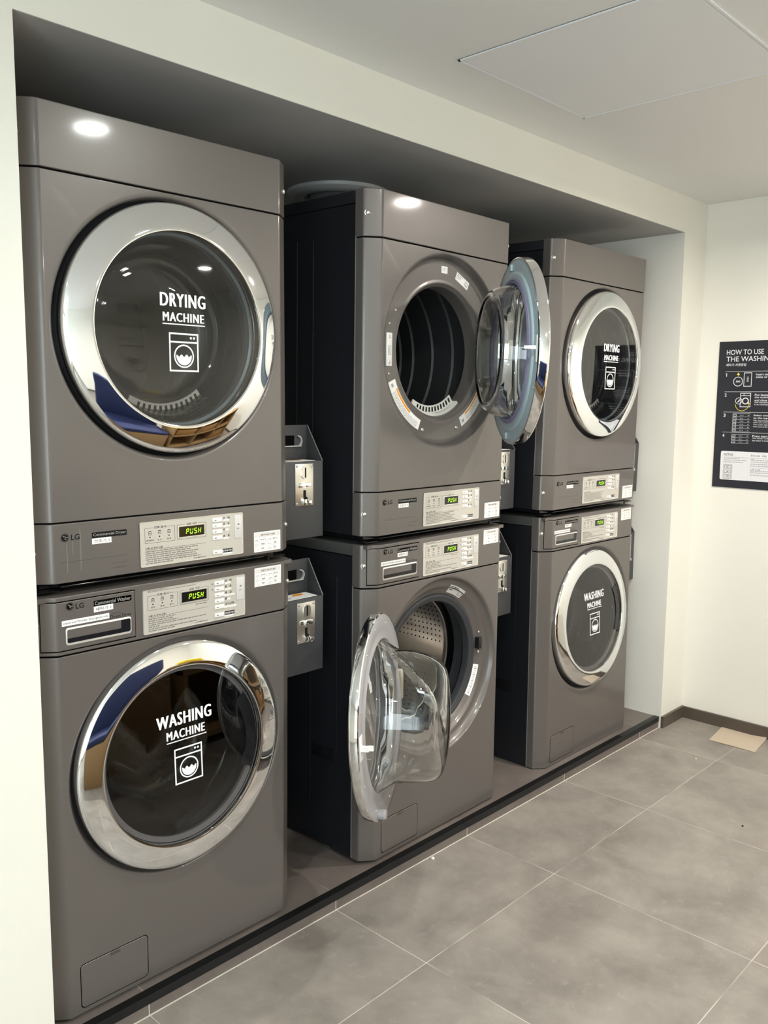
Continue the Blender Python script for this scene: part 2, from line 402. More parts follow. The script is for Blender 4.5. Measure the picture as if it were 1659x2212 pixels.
# downlights
for i, (lx, ly, pw_, col) in enumerate(LAMPS):
    words = ['leftmost ceiling downlight of the row nearer the washers', 'ceiling downlight above the first stack, mirrored on its upper dryer',
             'ceiling downlight above the last stack, right of the access panel', 'leftmost ceiling downlight of the row behind the camera',
             'middle ceiling downlight of the row behind the camera', 'rightmost ceiling downlight of the row behind the camera'][i]
    t = thing('ceiling_downlight', words, 'ceiling light', (lx, ly, ZC), (-PI/2, 0, 0), 'ceiling downlights')
    part('trim_ring', t, 'dlr', lambda: MB().lathe([(0.075, 0), (0.073, 0.006), (0.060, 0.006), (0.058, 0.001)], n=40), 'white_plastic')
    part('lens', t, 'dll', lambda: MB().disc(0, 0, 0.059, 0.001, 0.003, 40), 'lamp_lens')
    ld = bpy.data.lights.new('downlight', 'AREA'); ld.shape = 'DISK'; ld.size = LAMP_SIZE; ld.energy = pw_; ld.color = col; ld.spread = math.radians(165)
    lo = bpy.data.objects.new('downlight', ld); C.objects.link(lo); lo.location = (lx, ly, ZC-0.008)

# ------------------------------------------------------------------ machines
W = 0.686; CX, CZ = 0.343, 0.538
PROF = [(0.0, 0.063), (0.0, 0.037), (0.0015, 0.0325), (0.006, 0.0275), (0.030, 0.0085), (0.038, 0.0025), (0.0415, 0.0004), (0.046, 0.0)]
FULL = PROF + [(W-x, y) for x, y in PROF[::-1]]
def offset_profile(P, d):
    out = []
    for i, (x, y) in enumerate(P):
        a = P[max(i-1, 0)]; b = P[min(i+1, len(P)-1)]
        tx, ty = b[0]-a[0], b[1]-a[1]; l = math.hypot(tx, ty)
        out.append((x - ty/l*d, y + tx/l*d))     # inward
    return out
def band(z0, z1, grow=0.0, bev=0.003, P=None):
    m = MB(); P = P or FULL
    base = offset_profile(P, -grow)
    lv = [(z0, bev), (z0+bev*0.3, bev*0.3), (z0+bev, 0), (z1-bev, 0), (z1-bev*0.3, bev*0.3), (z1, bev)]
    R = [[m.v((x, y, z)) for x, y in offset_profile(base, d)] for z, d in lv]
    n = len(base)
    for j in range(len(R)-1):
        for i in range(n-1): m.f([R[j][i], R[j][i+1], R[j+1][i+1], R[j+1][i]])
    for r in (R[0], R[-1]):
        m.f(r)
    return m
def holed_panel(z0, z1, dish, bev=0.003, r0=0.300):
    m = MB()
    for s in (0, 1):
        P = PROF if s == 0 else [(W-x, y) for x, y in PROF[::-1]]
        lv = [(z0, bev), (z0+bev*0.3, bev*0.3), (z0+bev, 0), (z1-bev, 0), (z1-bev*0.3, bev*0.3), (z1, bev)]
        R = [[m.v((x, y, z)) for x, y in offset_profile(P, d)] for z, d in lv]
        for j in range(len(R)-1):
            for i in range(len(P)-1): m.f([R[j][i], R[j][i+1], R[j+1][i+1], R[j+1][i]])
    xa, xb = PROF[-1][0], W-PROF[-1][0]; za, zb = z0+bev, z1-bev
    for zs in ((za, z0+bev*0.3, z0), (zb, z1-bev*0.3, z1)):
        r = [[m.v((x, d, z)) for x in (xa, xb)] for z, d in zip(zs, (0, bev*0.3, bev))]
        for j in range(2): m.f([r[j][0], r[j][1], r[j+1][1], r[j+1][0]])
    angs = set(2*PI*i/120 for i in range(120))
    for x, z in ((xa, za), (xb, za), (xb, zb), (xa, zb)): angs.add(math.atan2(z-CZ, x-CX) % (2*PI))
    angs = sorted(angs)
    def rect(a):
        c, s = math.cos(a), math.sin(a); t = 9
        if c > 1e-9: t = min(t, (xb-CX)/c)
        if c < -1e-9: t = min(t, (xa-CX)/c)
        if s > 1e-9: t = min(t, (zb-CZ)/s)
        if s < -1e-9: t = min(t, (za-CZ)/s)
        return (CX+t*c, 0, CZ+t*s)
    O = [m.v(rect(a)) for a in angs]
    rings = [[m.v((CX+r*math.cos(a), y, CZ+r*math.sin(a))) for a in angs] for r, y in [(min(r0, 0.2955), 0.0)] + dish]
    n = len(angs)
    prev = O
    for R in rings:
        for i in range(n): m.f([prev[i], prev[(i+1) % n], R[(i+1) % n], R[i]])
        prev = R
    return m
D_DISH = [(0.291, 0.0004), (0.2875, 0.0016), (0.2850, 0.0045), (0.2835, 0.010), (0.2820, 0.019), (0.2785, 0.0265), (0.272, 0.0297), (0.264, 0.030), (0.219, 0.030), (0.214, 0.0290), (0.2095, 0.0275),
          (0.206, 0.0285), (0.2035, 0.0325), (0.199, 0.035), (0.1965, 0.039), (0.1955, 0.048), (0.1955, 0.085)]
W_DISH = [(0.291, 0.0004), (0.2875, 0.0018), (0.2850, 0.0050), (0.2820, 0.0125), (0.2750, 0.0195), (0.266, 0.0235), (0.260, 0.0235), (0.255, 0.0255), (0.250, 0.031), (0.243, 0.036), (0.234, 0.041), (0.228, 0.046), (0.227, 0.06)]

def bolt_mb(points):
    m = MB()
    for x, y, z, sx in points:
        n = Vector((-0.62*sx, -0.785, 0)).normalized()
        c = Vector((x, y, z))
        q = n.to_track_quat('Z', 'Y').to_matrix().to_4x4()
        m.sphere(c + n*0.0006, 0.0068, 1, 1, 0.6, q)
        m.cyl(c - n*0.003, c + n*0.0004, 0.0088, 20)
    return m

def logo(mb_dark, mb_light, cx, cz, r, y):
    n = 40
    for a, b, k in ((0.90, 1.0, 0), (0.0, 0.80, 0)):
        A = [mb_dark.v((cx+r*b*math.cos(2*PI*i/n), y, cz+r*b*math.sin(2*PI*i/n))) for i in range(n)]
        if a == 0: mb_dark.f(A)
        else:
            B = [mb_dark.v((cx+r*a*math.cos(2*PI*i/n), y, cz+r*a*math.sin(2*PI*i/n))) for i in range(n)]
            for i in range(n): mb_dark.f([A[i], A[(i+1) % n], B[(i+1) % n], B[i]])
    y2 = y-0.0003
    rq(mb_light, cx-0.02*r, cx+0.10*r, cz-0.42*r, cz+0.45*r, y2); rq(mb_light, cx-0.02*r, cx+0.35*r, cz-0.42*r, cz-0.30*r, y2)
    rq(mb_light, cx-0.42*r, cx-0.22*r, cz+0.22*r, cz+0.42*r, y2); rq(mb_light, cx+0.25*r, cx+0.85*r, cz-0.02*r, cz+0.10*r, y2)
SEG = {'P': 'abefg', 'U': 'bcdef', 'S': 'afgcd', 'H': 'bcefg'}
def seg_into(mb, word, x0, x1, z0, z1, y):
    n = len(word); w_ = (x1-x0)/n; h = z1-z0; t = h*0.15; cw = w_*0.74
    for i, ch in enumerate(word):
        ox = x0+i*w_
        def sk(x, z): return (x + (z-z0)*0.14, y, z)
        def bar(xa, xb, za, zb, hz):
            if hz: pts = [(xa+t*.5, (za+zb)/2), (xa+t, zb), (xb-t, zb), (xb-t*.5, (za+zb)/2), (xb-t, za), (xa+t, za)]
            else: pts = [((xa+xb)/2, za+t*.3), (xb, za+t*.8), (xb, zb-t*.8), ((xa+xb)/2, zb-t*.3), (xa, zb-t*.8), (xa, za+t*.8)]
            mb.f([mb.v(sk(ox+a, b)) for a, b in pts])
        zm = (z0+z1)/2
        S = SEG[ch]
        if 'a' in S: bar(0, cw, z1-t, z1, 1)
        if 'g' in S: bar(0, cw, zm-t/2, zm+t/2, 1)
        if 'd' in S: bar(0, cw, z0, z0+t, 1)
        if 'f' in S: bar(0, t, zm, z1, 0)
        if 'b' in S: bar(cw-t, cw, zm, z1, 0)
        if 'e' in S: bar(0, t, z0, zm, 0)
        if 'c' in S: bar(cw-t, cw, z0, zm, 0)

def control_plate(root, K, kind):
    """silver key plate with display, keys and print"""
    if kind == 'd':
        px0, px1, pz0, pz1 = 0.239, 0.5208, 0.0095, 0.1118
        bz = (0.3348, 0.4136, 0.0626, 0.0973); lc = (0.3392, 0.4085, 0.0686, 0.0927); tx = (0.3575, 0.4010, 0.0738, 0.0868)
        pg = (0.2514, 0.3290, 0.0627, 0.0976)
        bt = [0.1045, 0.0905, 0.0764, 0.0612, 0.0264]; bx = (0.4314, 0.4592)
        wf = (0.4955, 0.5175, 0.0491, 0.1060); hz = 0.0476; blk = (0.4593, 0.4890, 0.0180, 0.0272)
    else:
        px0, px1, pz0, pz1 = 0.2403, 0.5212, 0.8468, 0.9500
        bz = (0.3360, 0.4145, 0.9011, 0.9350); lc = (0.3403, 0.4090, 0.9062, 0.9304); tx = (0.3590, 0.4020, 0.9112, 0.9246)
        pg = (0.2525, 0.3302, 0.9015, 0.9350)
        bt = [0.9432, 0.9285, 0.9138, 0.8990, 0.8842, 0.8645]; bx = (0.4316, 0.4588)
        wf = (0.4957, 0.5185, 0.8878, 0.9440); hz = 0.8845; blk = (0.4603, 0.4897, 0.8555, 0.8648)
    pl = part('control_plate', root, K+'plate', lambda: plate_mb(px0, px1, pz0, pz1), 'silver_plate', 'silver control plate with keys and display')
    part('plate_edge', pl, K+'pedge', lambda: edge_mb(px0, px1, pz0, pz1), 'silver_rim')
    yk = -0.0026
    part('display_bezel', pl, K+'bez', lambda: MB().frame(lc[0]-0.0022, lc[1]+0.0022, lc[2]-0.0022, lc[3]+0.0022, 0.0022, yk-0.0012, yk+0.001), 'silver_rim')
    part('display', pl, K+'lcd', lambda: MB().box(lc[0], lc[1], yk-0.0005, yk+0.001, lc[2], lc[3]), 'lcd_black', 'black display window')
    def dg():
        m = MB(); seg_into(m, 'PUSH', tx[0], tx[1], tx[2], tx[3], yk-0.0009); return m
    part('display_digits', pl, K+'dig', dg, 'led', 'glowing green word PUSH')
    for i, z in enumerate(bt):
        part('button', pl, K+'btn%d' % i, lambda z=z: MB().rbox(bx[0], bx[1], yk-0.0022, yk+0.001, z-0.0098, z, 0.0008), 'button_white')
    part('card_pad', pl, K+'wf', lambda: MB().rbox(wf[0], wf[1], yk-0.0014, yk+0.001, wf[2], wf[3], 0.0007), 'pad_grey', 'grey tap pad with wave symbol')
    def ink():
        m = MB(); y = yk-0.0002; t = 0.0005
        for (a, b, c, d) in (pg, bz):
            rq(m, a, b, c, c+t, y); rq(m, a, a+t, c+t, d, y); rq(m, b-t, b, c+t, d, y)
            rq(m, a+t, a+(b-a)*0.28, d-t, d, y); rq(m, b-(b-a)*0.28, b-t, d-t, d, y)
        text_into(m, '진행 표시', pg[0]+0.024, pg[0]+0.054, pg[3]-0.0025, pg[3]+0.0028, y, 0.01)
        text_into(m, '남은 시간', bz[0]+0.026, bz[0]+0.054, bz[3]-0.0025, bz[3]+0.0028, y, 0.01)
        for i in range(3):
            xx = pg[0]+0.013+i*0.0245
            m.f([m.v((xx+0.0017*math.cos(a*PI/6), y, pg[2]+0.0135+0.0017*math.sin(a*PI/6))) for a in range(12)])
            outline(m, xx-0.004, xx+0.004, pg[2]+0.019, pg[2]+0.0265, 0.0007, y)
            rq(m, xx-0.0025, xx+0.0025, pg[2]+0.0222, pg[2]+0.0232, y); rq(m, xx-0.003, xx+0.003, pg[2]+0.0265, pg[2]+0.0275, y)
        ws = (('배기관막힘', '건 조', '송 풍') if kind == 'd' else ('세 탁', '헹 굼', '탈 수'))
        for i, wd in enumerate(ws):
            xx = pg[0]+0.013+i*0.0245; hw = 0.009 if len(wd) > 3 else 0.0052
            text_into(m, wd, xx-hw, xx+hw, pg[2]+0.0045, pg[2]+0.0082, y, 0.01)
        rq(m, px0+0.0122, bz[1], hz, hz+t, y)
        text_into(m, '사용 시 주의 사항', px0+0.0130, px0+0.0575, hz+0.0014, hz+0.0060, y, 0.012)
        lens = ([0.140, 0.118, 0.142, 0.130, 0.137, 0.146, 0.072] if kind == 'd' else [0.072, 0.064, 0.078, 0.153, 0.030, 0.130, 0.070])
        for i, l in enumerate(lens):
            micro(m, px0+(0.0132 if not (i == 5 and kind == 'd') else 0.017), px0+0.0132+l, hz-0.0050-i*0.0046, 0.0030, y, 17*i+(0 if kind == 'd' else 5))
        text_into(m, 'www.lgacd.com', 0.3775, 0.4120, pz0+0.0040, pz0+0.0075, y, 0.012)
        if kind == 'd': lb = [(0, '강', 0), (0, '력', 1), (1, '표', 0), (1, '준', 1), (2, '약', 0), (3, '송', 0), (3, '풍', 1)]
        else: lb = [(0, '강', 0), (0, '력', 1), (1, '표', 0), (1, '준', 1), (2, '헹', 0), (2, '굼', 1), (3, '물', 0)]
        for r, ch, c in lb:
            xx = bx[1]+0.0030+c*0.0135
            text_into(m, ch, xx, xx+0.0058, bt[r]-0.0052, bt[r]+0.0006, y, 0.015)
        if kind == 'w':
            text_into(m, '추가선택', bx[1]+0.003, bx[1]+0.029, bt[4]-0.0040, bt[4]+0.002, y, 0.012)
            micro(m, px0+0.0130, px0+0.060, pz1-0.0040, 0.0022, y, 3, True); micro(m, px0+0.0130, px0+0.140, pz1-0.0068, 0.0022, y, 4, True)
            m.f([m.v((bx[0]-0.0085, y, bt[0]-0.0065)), m.v((bx[0]-0.0045, y, bt[0]-0.0065)), m.v((bx[0]-0.0065, y, bt[0]-0.0030))])
            m.f([m.v((bx[0]-0.0085, y, bt[1]-0.0030)), m.v((bx[0]-0.0045, y, bt[1]-0.0030)), m.v((bx[0]-0.0065, y, bt[1]-0.0065))])
            micro(m, 0.379, 0.412, bz[2]-0.0060, 0.0028, y, 8)
        yb = yk-0.0025
        for z in bt: rq(m, bx[0]+0.005, bx[0]+0.0105, z-0.0058, z-0.0044, yb)
        xm, zm = (wf[0]+wf[1])/2, (wf[2]+wf[3])/2
        yb = yk-0.0017
        for rr in (0.0022, 0.0036, 0.0050):
            A = [(xm+q*math.cos(PI/4+PI/2*i/8), zm+0.003+q*math.sin(PI/4+PI/2*i/8)) for q in (rr,) for i in range(9)]
            B = [(xm+(rr-0.0008)*math.cos(PI/4+PI/2*i/8), zm+0.003+(rr-0.0008)*math.sin(PI/4+PI/2*i/8)) for i in range(9)]
            for i in range(8): m.f([m.v((A[i][0], yb, A[i][1])), m.v((A[i+1][0], yb, A[i+1][1])), m.v((B[i+1][0], yb, B[i+1][1])), m.v((B[i][0], yb, B[i][1]))])
        micro(m, xm-0.005, xm+0.006, zm-0.0055, 0.003, yb, 5, True)
        return m
    part('printing', pl, K+'ink', ink, 'ink_soft', 'dark printed words and frames', weld=False)
    part('start_tag', pl, K+'blk', lambda: MB().box(blk[0], blk[1], yk-0.0004, yk+0.001, blk[2], blk[3]), 'ink', 'black tag beside the lowest key')
    def tagtx():
        m = MB(); text_into(m, '동작/일시정지', blk[0]+0.0015, blk[1]-0.0015, blk[2]+0.002, blk[3]-0.002, yk-0.0007, 0.01); return m
    part('start_lettering', pl, K+'blkt', tagtx, 'paper')
    def strips():
        y0, y1 = yk-0.0004, yk+0.0008
        if kind == 'd': S = [(0.0035, 0.0195, 0, -0.0098), (0.0030, 0.0230, 1, -0.0098), (0.0095, 0.0195, 2, -0.0052), (0.0030, 0.0195, 3, -0.0098), (0.0005, 0.0290, 4, -0.0126)]
        else: S = [(0.0035, 0.0195, 0, -0.0100), (0.0030, 0.0210, 1, -0.0105), (0.0010, 0.0310, 2, -0.0110), (0.0085, 0.0185, 3, -0.0060), (0.0010, 0.0360, 4, -0.0105), (0.0015, 0.0270, 5, -0.0130)]
        return [(bx[1]+a, bx[1]+b, y0, y1, bt[r]+dz, bt[r]+dz+0.0040) for a, b, r, dz in S]
    for i, q in enumerate(strips()): part('tape_strip', pl, K+'strip%d' % i, lambda q=q: MB().box(*q), 'paper', 'white tape strip with typed words')
    for i, q in enumerate(strips()):
        def stp(q=q, i=i): m = MB(); micro(m, q[0]+0.0022, q[1]-0.002, q[4]+0.0011, 0.0019, yk-0.0006, i+20, True); return m
        part('strip_typing', pl, K+'stt%d' % i, stp, 'ink_grey', weld=False)
    return pl
def plate_mb(x0, x1, z0, z1):
    return MB().prism(rrect(x0, x1, z0, z1, 0.004), -0.0024, 0.001)
def edge_mb(x0, x1, z0, z1):
    m = MB(); A = rrect(x0, x1, z0, z1, 0.004); B = rrect(x0+0.0012, x1-0.0012, z0+0.0012, z1-0.0012, 0.003)
    ys = -0.0034; n = len(A)
    for (P, Q, ya, yb) in ((A, A, 0.0005, ys), (A, B, ys, ys), (B, B, ys, -0.0022)):
        a = [m.v((x, ya, z)) for x, z in P]; b = [m.v((x, yb, z)) for x, z in Q]
        for i in range(n): m.f([a[i], a[(i+1) % n], b[(i+1) % n], b[i]])
    return m

def sticker(root, K, x0, x1, z0, z1, tilt):
    def pp(): return MB().box(x0, x1, -0.0006, 0.0004, z0, z1)
    p = part('record_sticker', root, K+'stk', pp, 'paper', 'white paper sticker with a small grid table')
    p.location = (0, -0.0008, 0)
    def head(): m = MB(); rq(m, x0+0.003, x1-0.003, z1-0.0125, z1-0.0035, -0.0008); return m
    part('sticker_header', p, K+'stkh', head, 'paper_tint')
    def lines():
        m = MB(); y = -0.0010; t = 0.00035
        outline(m, x0+0.003, x1-0.003, z0+0.003, z1-0.0035, t, y)
        H = (z1-0.0125) - (z0+0.003)
        for k in (0, 1, 2): rq(m, x0+0.003, x1-0.003, z0+0.003+H*(k+1)/3, z0+0.003+H*(k+1)/3+t, y)
        for fx in (0.20, 0.50, 0.68): xx = x0+(x1-x0)*fx; rq(m, xx, xx+t, z0+0.003, z1-0.0125, y)
        xx = x0+(x1-x0)*0.11; rq(m, xx, xx+t, z0+0.003, z0+0.003+H*2/3, y)
        return m
    part('sticker_grid', p, K+'stkg', lines, 'ink_grey', weld=False)
    def wr():
        m = MB(); y = -0.0012
        text_into(m, '전열기구 사용 허가 필증', x0+(x1-x0)*0.24, x0+(x1-x0)*0.78, z1-0.0104, z1-0.0058, y, 0.012)
        H = (z1-0.0125)-(z0+0.003)
        for (fx, w_, r, s, h) in ((0.05, 0.12, 2, 1, .0026), (0.24, 0.22, 2, 2, .0042), (0.53, 0.13, 2, 3, .0026), (0.71, 0.2, 2, 4, .0042), (0.27, 0.16, 1, 5, .0048), (0.53, 0.13, 1, 6, .0024), (0.74, 0.14, 1, 7, .0052),
                             (0.27, 0.14, 0, 8, .0052), (0.53, 0.13, 0, 9, .0022), (0.74, 0.1, 0.3, 10, .003), (0.74, 0.12, 0, 11, .003), (0.05, 0.04, 1, 12, .0024), (0.13, 0.04, 1, 13, .0024), (0.13, 0.04, 0, 14, .0024)):
            micro(m, x0+(x1-x0)*fx, x0+(x1-x0)*(fx+w_), z0+0.0055+H*r/3, h, y, s, True)
        return m
    part('sticker_writing', p, K+'stkw', wr, 'ink_soft', weld=False)
    return p

def badge_set(root, K, kind, num):
    """maker badge, black name plate and white number tape"""
    y = -0.0016 if kind == 'd' else -0.0022
    if kind == 'd':
        lc, lt, nm, kr = (0.0662, 0.0962, 0.0088), (0.0798, 0.0986, 0.0898, 0.1016), (0.1268, 0.2078, 0.0882, 0.1008), (0.1263, 0.1710, 0.0757, 0.0880)
        word, kw = 'Commercial Dryer', '건조기 %d' % num
    else:
        lc, lt, nm, kr = (0.0697, 0.9425, 0.0088), (0.0828, 0.1015, 0.9352, 0.9466), (0.1235, 0.2127, 0.9330, 0.9458), (0.1233, 0.1684, 0.9205, 0.9330)
        word, kw = 'Commercial Washer', '세탁기 %d' % num
    d, l = MB(), MB()
    def dk():
        m = MB(); logo(m, MB(), *lc, y); text_into(m, 'LG', lt[0], lt[1], lt[2], lt[3], y, 0.012); return m
    b = part('badge', root, K+'badge', dk, 'ink', 'black round badge and letters LG', weld=False)
    def lk():
        m = MB(); t_ = MB(); logo(t_, m, *lc, y); t_.bm.free(); return m
    part('badge_face', b, K+'badgel', lk, 'ink_grey', weld=False)
    n = part('name_plate', root, K+'nm', lambda: MB().box(nm[0], nm[1], y, y+0.003, nm[2], nm[3]), 'ink', 'black strip reading ' + word)
    def nt():
        m = MB(); text_into(m, word, nm[0]+0.0025, nm[1]-0.002, nm[2]+0.0026, nm[3]-0.0022, y-0.0004, 0.004); return m
    part('name_lettering', n, K+'nmt', nt, 'ink_grey', weld=False)
    k = part('number_tape', root, K+'kr', lambda: MB().box(kr[0], kr[1], y-0.0003, y+0.003, kr[2], kr[3]), 'paper', 'white label tape reading ' + kw)
    def kt():
        m = MB(); text_into(m, kw, kr[0]+0.004, kr[1]-0.005, kr[2]+0.0025, kr[3]-0.0025, y-0.0007, 0.0); return m
    part('number_lettering', k, K+'krt%d' % num, kt, 'ink_soft', weld=False)

def icon_into(m, x0, x1, z0, z1, cx, cz, r, y):
    t = 0.0036
    outline(m, x0, x1, z0, z1, t, y)
    zh = z1-(z1-z0)*0.235; rq(m, x0+t, x1-t, zh-t/2, zh+t/2, y)
    for xx in (x1-0.0115, x1-0.0195):
        m.f([m.v((xx+0.0027*math.cos(a*PI/8), y, (zh+z1)/2+0.0027*math.sin(a*PI/8))) for a in range(16)])
    n = 48
    A = [m.v((cx+r*math.cos(2*PI*i/n), y, cz+r*math.sin(2*PI*i/n))) for i in range(n)]; B = [m.v((cx+(r-0.0032)*math.cos(2*PI*i/n), y, cz+(r-0.0032)*math.sin(2*PI*i/n))) for i in range(n)]
    for i in range(n): m.f([A[i], A[(i+1) % n], B[(i+1) % n], B[i]])
    q = r-0.0058; a0 = 0.10
    low = [(cx+q*math.cos(PI-a0+(PI+2*a0)*i/24), cz+q*math.sin(PI-a0+(PI+2*a0)*i/24)) for i in range(25)]
    up = []
    xa, xb = low[-1][0], low[0][0]
    for i in range(1, 24):
        x = xa+(xb-xa)*i/24; up.append((x, cz+0.0028+0.0026*math.cos((x-cx)/q*2*PI*1.5+PI)-0.0015))
    P = low+up
    # fan from a low centre so the concave wave stays clean
    c = m.v((cx, y, cz-q*0.45)); vs = [m.v((x, y, z)) for x, z in P]
    for i in range(len(vs)): m.f([c, vs[i], vs[(i+1) % len(vs)]])

def heavy(mb, body, x0, x1, z0, z1, y):      # heavy display lettering: three strokes laid over each other
    q = (z1-z0)*0.045
    for k, d in enumerate((-q, 0.0, q)): text_into(mb, body, x0+d+q, x1+d-q, z0, z1, y-0.00012*k, 0.0, 1.14)
def lettering_mb(kind):
    m = MB()
    if kind == 'd':
        y = -0.0480
        heavy(m, 'DRYING', 0.284-CX, 0.4005-CX, 0.5865-CZ, 0.6155-CZ, y)
        heavy(m, 'MACHINE', 0.290-CX, 0.396-CX, 0.5545-CZ, 0.5740-CZ, y)
        rq(m, 0.289-CX, 0.398-CX, 0.5478-CZ, 0.5502-CZ, y)
        icon_into(m, 0.3045-CX, 0.380-CX, 0.446-CZ, 0.5305-CZ, 0.3420-CX, 0.480-CZ, 0.0257, y)
    else:
        y = -0.0300
        heavy(m, 'WASHING', 0.263-CX, 0.413-CX, 0.615-CZ, 0.645-CZ, y)
        heavy(m, 'MACHINE', 0.288-CX, 0.393-CX, 0.583-CZ, 0.604-CZ, y)
        rq(m, 0.288-CX, 0.397-CX, 0.5758-CZ, 0.5782-CZ, y)
        icon_into(m, 0.3065-CX, 0.383-CX, 0.471-CZ, 0.558-CZ, 0.3455-CX, 0.506-CZ, 0.0257, y)
    return m

# door parts in door space: origin at the centre of the inner face, +y into the machine
def ring_mb(kind):
    if kind == 'd':
        P = [(0.269, 0.001), (0.2725, -0.001), (0.2735, -0.006), (0.2738, -0.024), (0.2728, -0.0285), (0.2700, -0.0315), (0.262, -0.0345), (0.245, -0.0400), (0.230, -0.0445), (0.219, -0.0470), (0.2150, -0.0478), (0.2120, -0.0470), (0.2105, -0.044), (0.2105, -0.02)]
    else:
        P = [(0.269, 0.001), (0.2725, -0.001), (0.2732, -0.006), (0.2732, -0.018), (0.2722, -0.0215), (0.2700, -0.0240), (0.262, -0.0262), (0.245, -0.0298), (0.230, -0.0325), (0.222, -0.0338), (0.2175, -0.0340), (0.2150, -0.0332), (0.2135, -0.030), (0.2135, -0.012)]
    return MB().lathe(P, n=160)
def inner_mb(kind):
    if kind == 'd':
        P = [(0.2715, -0.004), (0.2720, -0.001), (0.2700, 0.0), (0.238, 0.0), (0.232, 0.0015), (0.229, 0.006), (0.226, 0.0075), (0.212, 0.0075), (0.210, 0.006), (0.206, -0.012), (0.212, -0.016)]
    else:
        P = [(0.2715, -0.004), (0.2720, -0.001), (0.2700, 0.0), (0.228, 0.0), (0.220, -0.0012), (0.210, 0.0015), (0.204, 0.002), (0.201, -0.001), (0.200, -0.012), (0.212, -0.016)]
    return MB().lathe(P, n=128)
def pane_mb(kind):
    r, y0, sag = (0.2112, -0.0435, 0.0035) if kind == 'd' else (0.2142, -0.0285, 0.001)
    m = MB(); P = [(r*k/12, y0-sag*(1-(k/12)**2)) for k in range(12, 0, -1)]
    m.lathe(P, n=96, cap1=True); return m
def bowl_mb(kind, n=96, th=0.005):
    m = MB()
    if kind == 'd':
        out = [(0.206, -0.010), (0.201, -0.006), (0.197, 0.004), (0.193, 0.020), (0.187, 0.050), (0.183, 0.062), (0.177, 0.071), (0.169, 0.0765), (0.158, 0.0775), (0.150, 0.0745), (0.140, 0.0715), (0.110, 0.0700), (0.06, 0.0695)]
        inn = [(max(r-(th if y < 0.066 else th*0.5), 0.01), y-(0 if y < 0.06 else th)) for r, y in out]
        R = []
        for prof in (out, inn):
            R.append([[m.v((r*math.cos(2*PI*i/n), y, r*math.sin(2*PI*i/n))) for i in range(n)] for r, y in prof])
        for rr in R:
            for j in range(len(rr)-1):
                for i in range(n): m.f([rr[j][i], rr[j][(i+1) % n], rr[j+1][(i+1) % n], rr[j+1][i]])
            m.f(rr[-1])
        for i in range(n): m.f([R[0][0][i], R[0][0][(i+1) % n], R[1][0][(i+1) % n], R[1][0][i]])
        return m
    # washer: deep bowl whose upper half is cut by a slanted, hollow facet
    base = [(0.207, -0.010), (0.202, -0.004), (0.196, 0.006), (0.186, 0.020), (0.178, 0.034), (0.174, 0.048), (0.173, 0.064), (0.172, 0.085), (0.170, 0.105), (0.168, 0.125), (0.164, 0.142), (0.157, 0.154), (0.147, 0.161),
            (0.130, 0.165), (0.108, 0.167), (0.085, 0.168), (0.060, 0.168), (0.035, 0.168), (0.014, 0.168)]
    def smin(a, b, k=0.012):
        h = max(k-abs(a-b), 0)/k; return min(a, b)-h*h*k*0.25
    def depth(x, z, y):
        lim = 0.150 - 0.68*z + 0.72*abs(x)
        lim = max(lim, 0.034)
        return smin(y, lim) if y > 0.034 else y
    def shell(off):
        R = []
        for j, (r, y) in enumerate(base):
            ro = max(r-off, 0.008) if y < 0.16 else max(r-off*0.6, 0.006)
            R.append([])
            for i in range(n):
                a = 2*PI*i/n; x, z = ro*math.cos(a), ro*math.sin(a)
                yy = depth(x, z, y)
                if off and y > 0.02: yy -= off*min(1, (y-0.02)/0.04)
                R[-1].append(m.v((x, yy, z)))
        return R
    A, B = shell(0.0), shell(th)
    for rr in (A, B):
        for j in range(len(rr)-1):
            for i in range(n): m.f([rr[j][i], rr[j][(i+1) % n], rr[j+1][(i+1) % n], rr[j+1][i]])
        m.f(rr[-1])
    for i in range(n): m.f([A[0][i], A[0][(i+1) % n], B[0][(i+1) % n], B[0][i]])
    return m

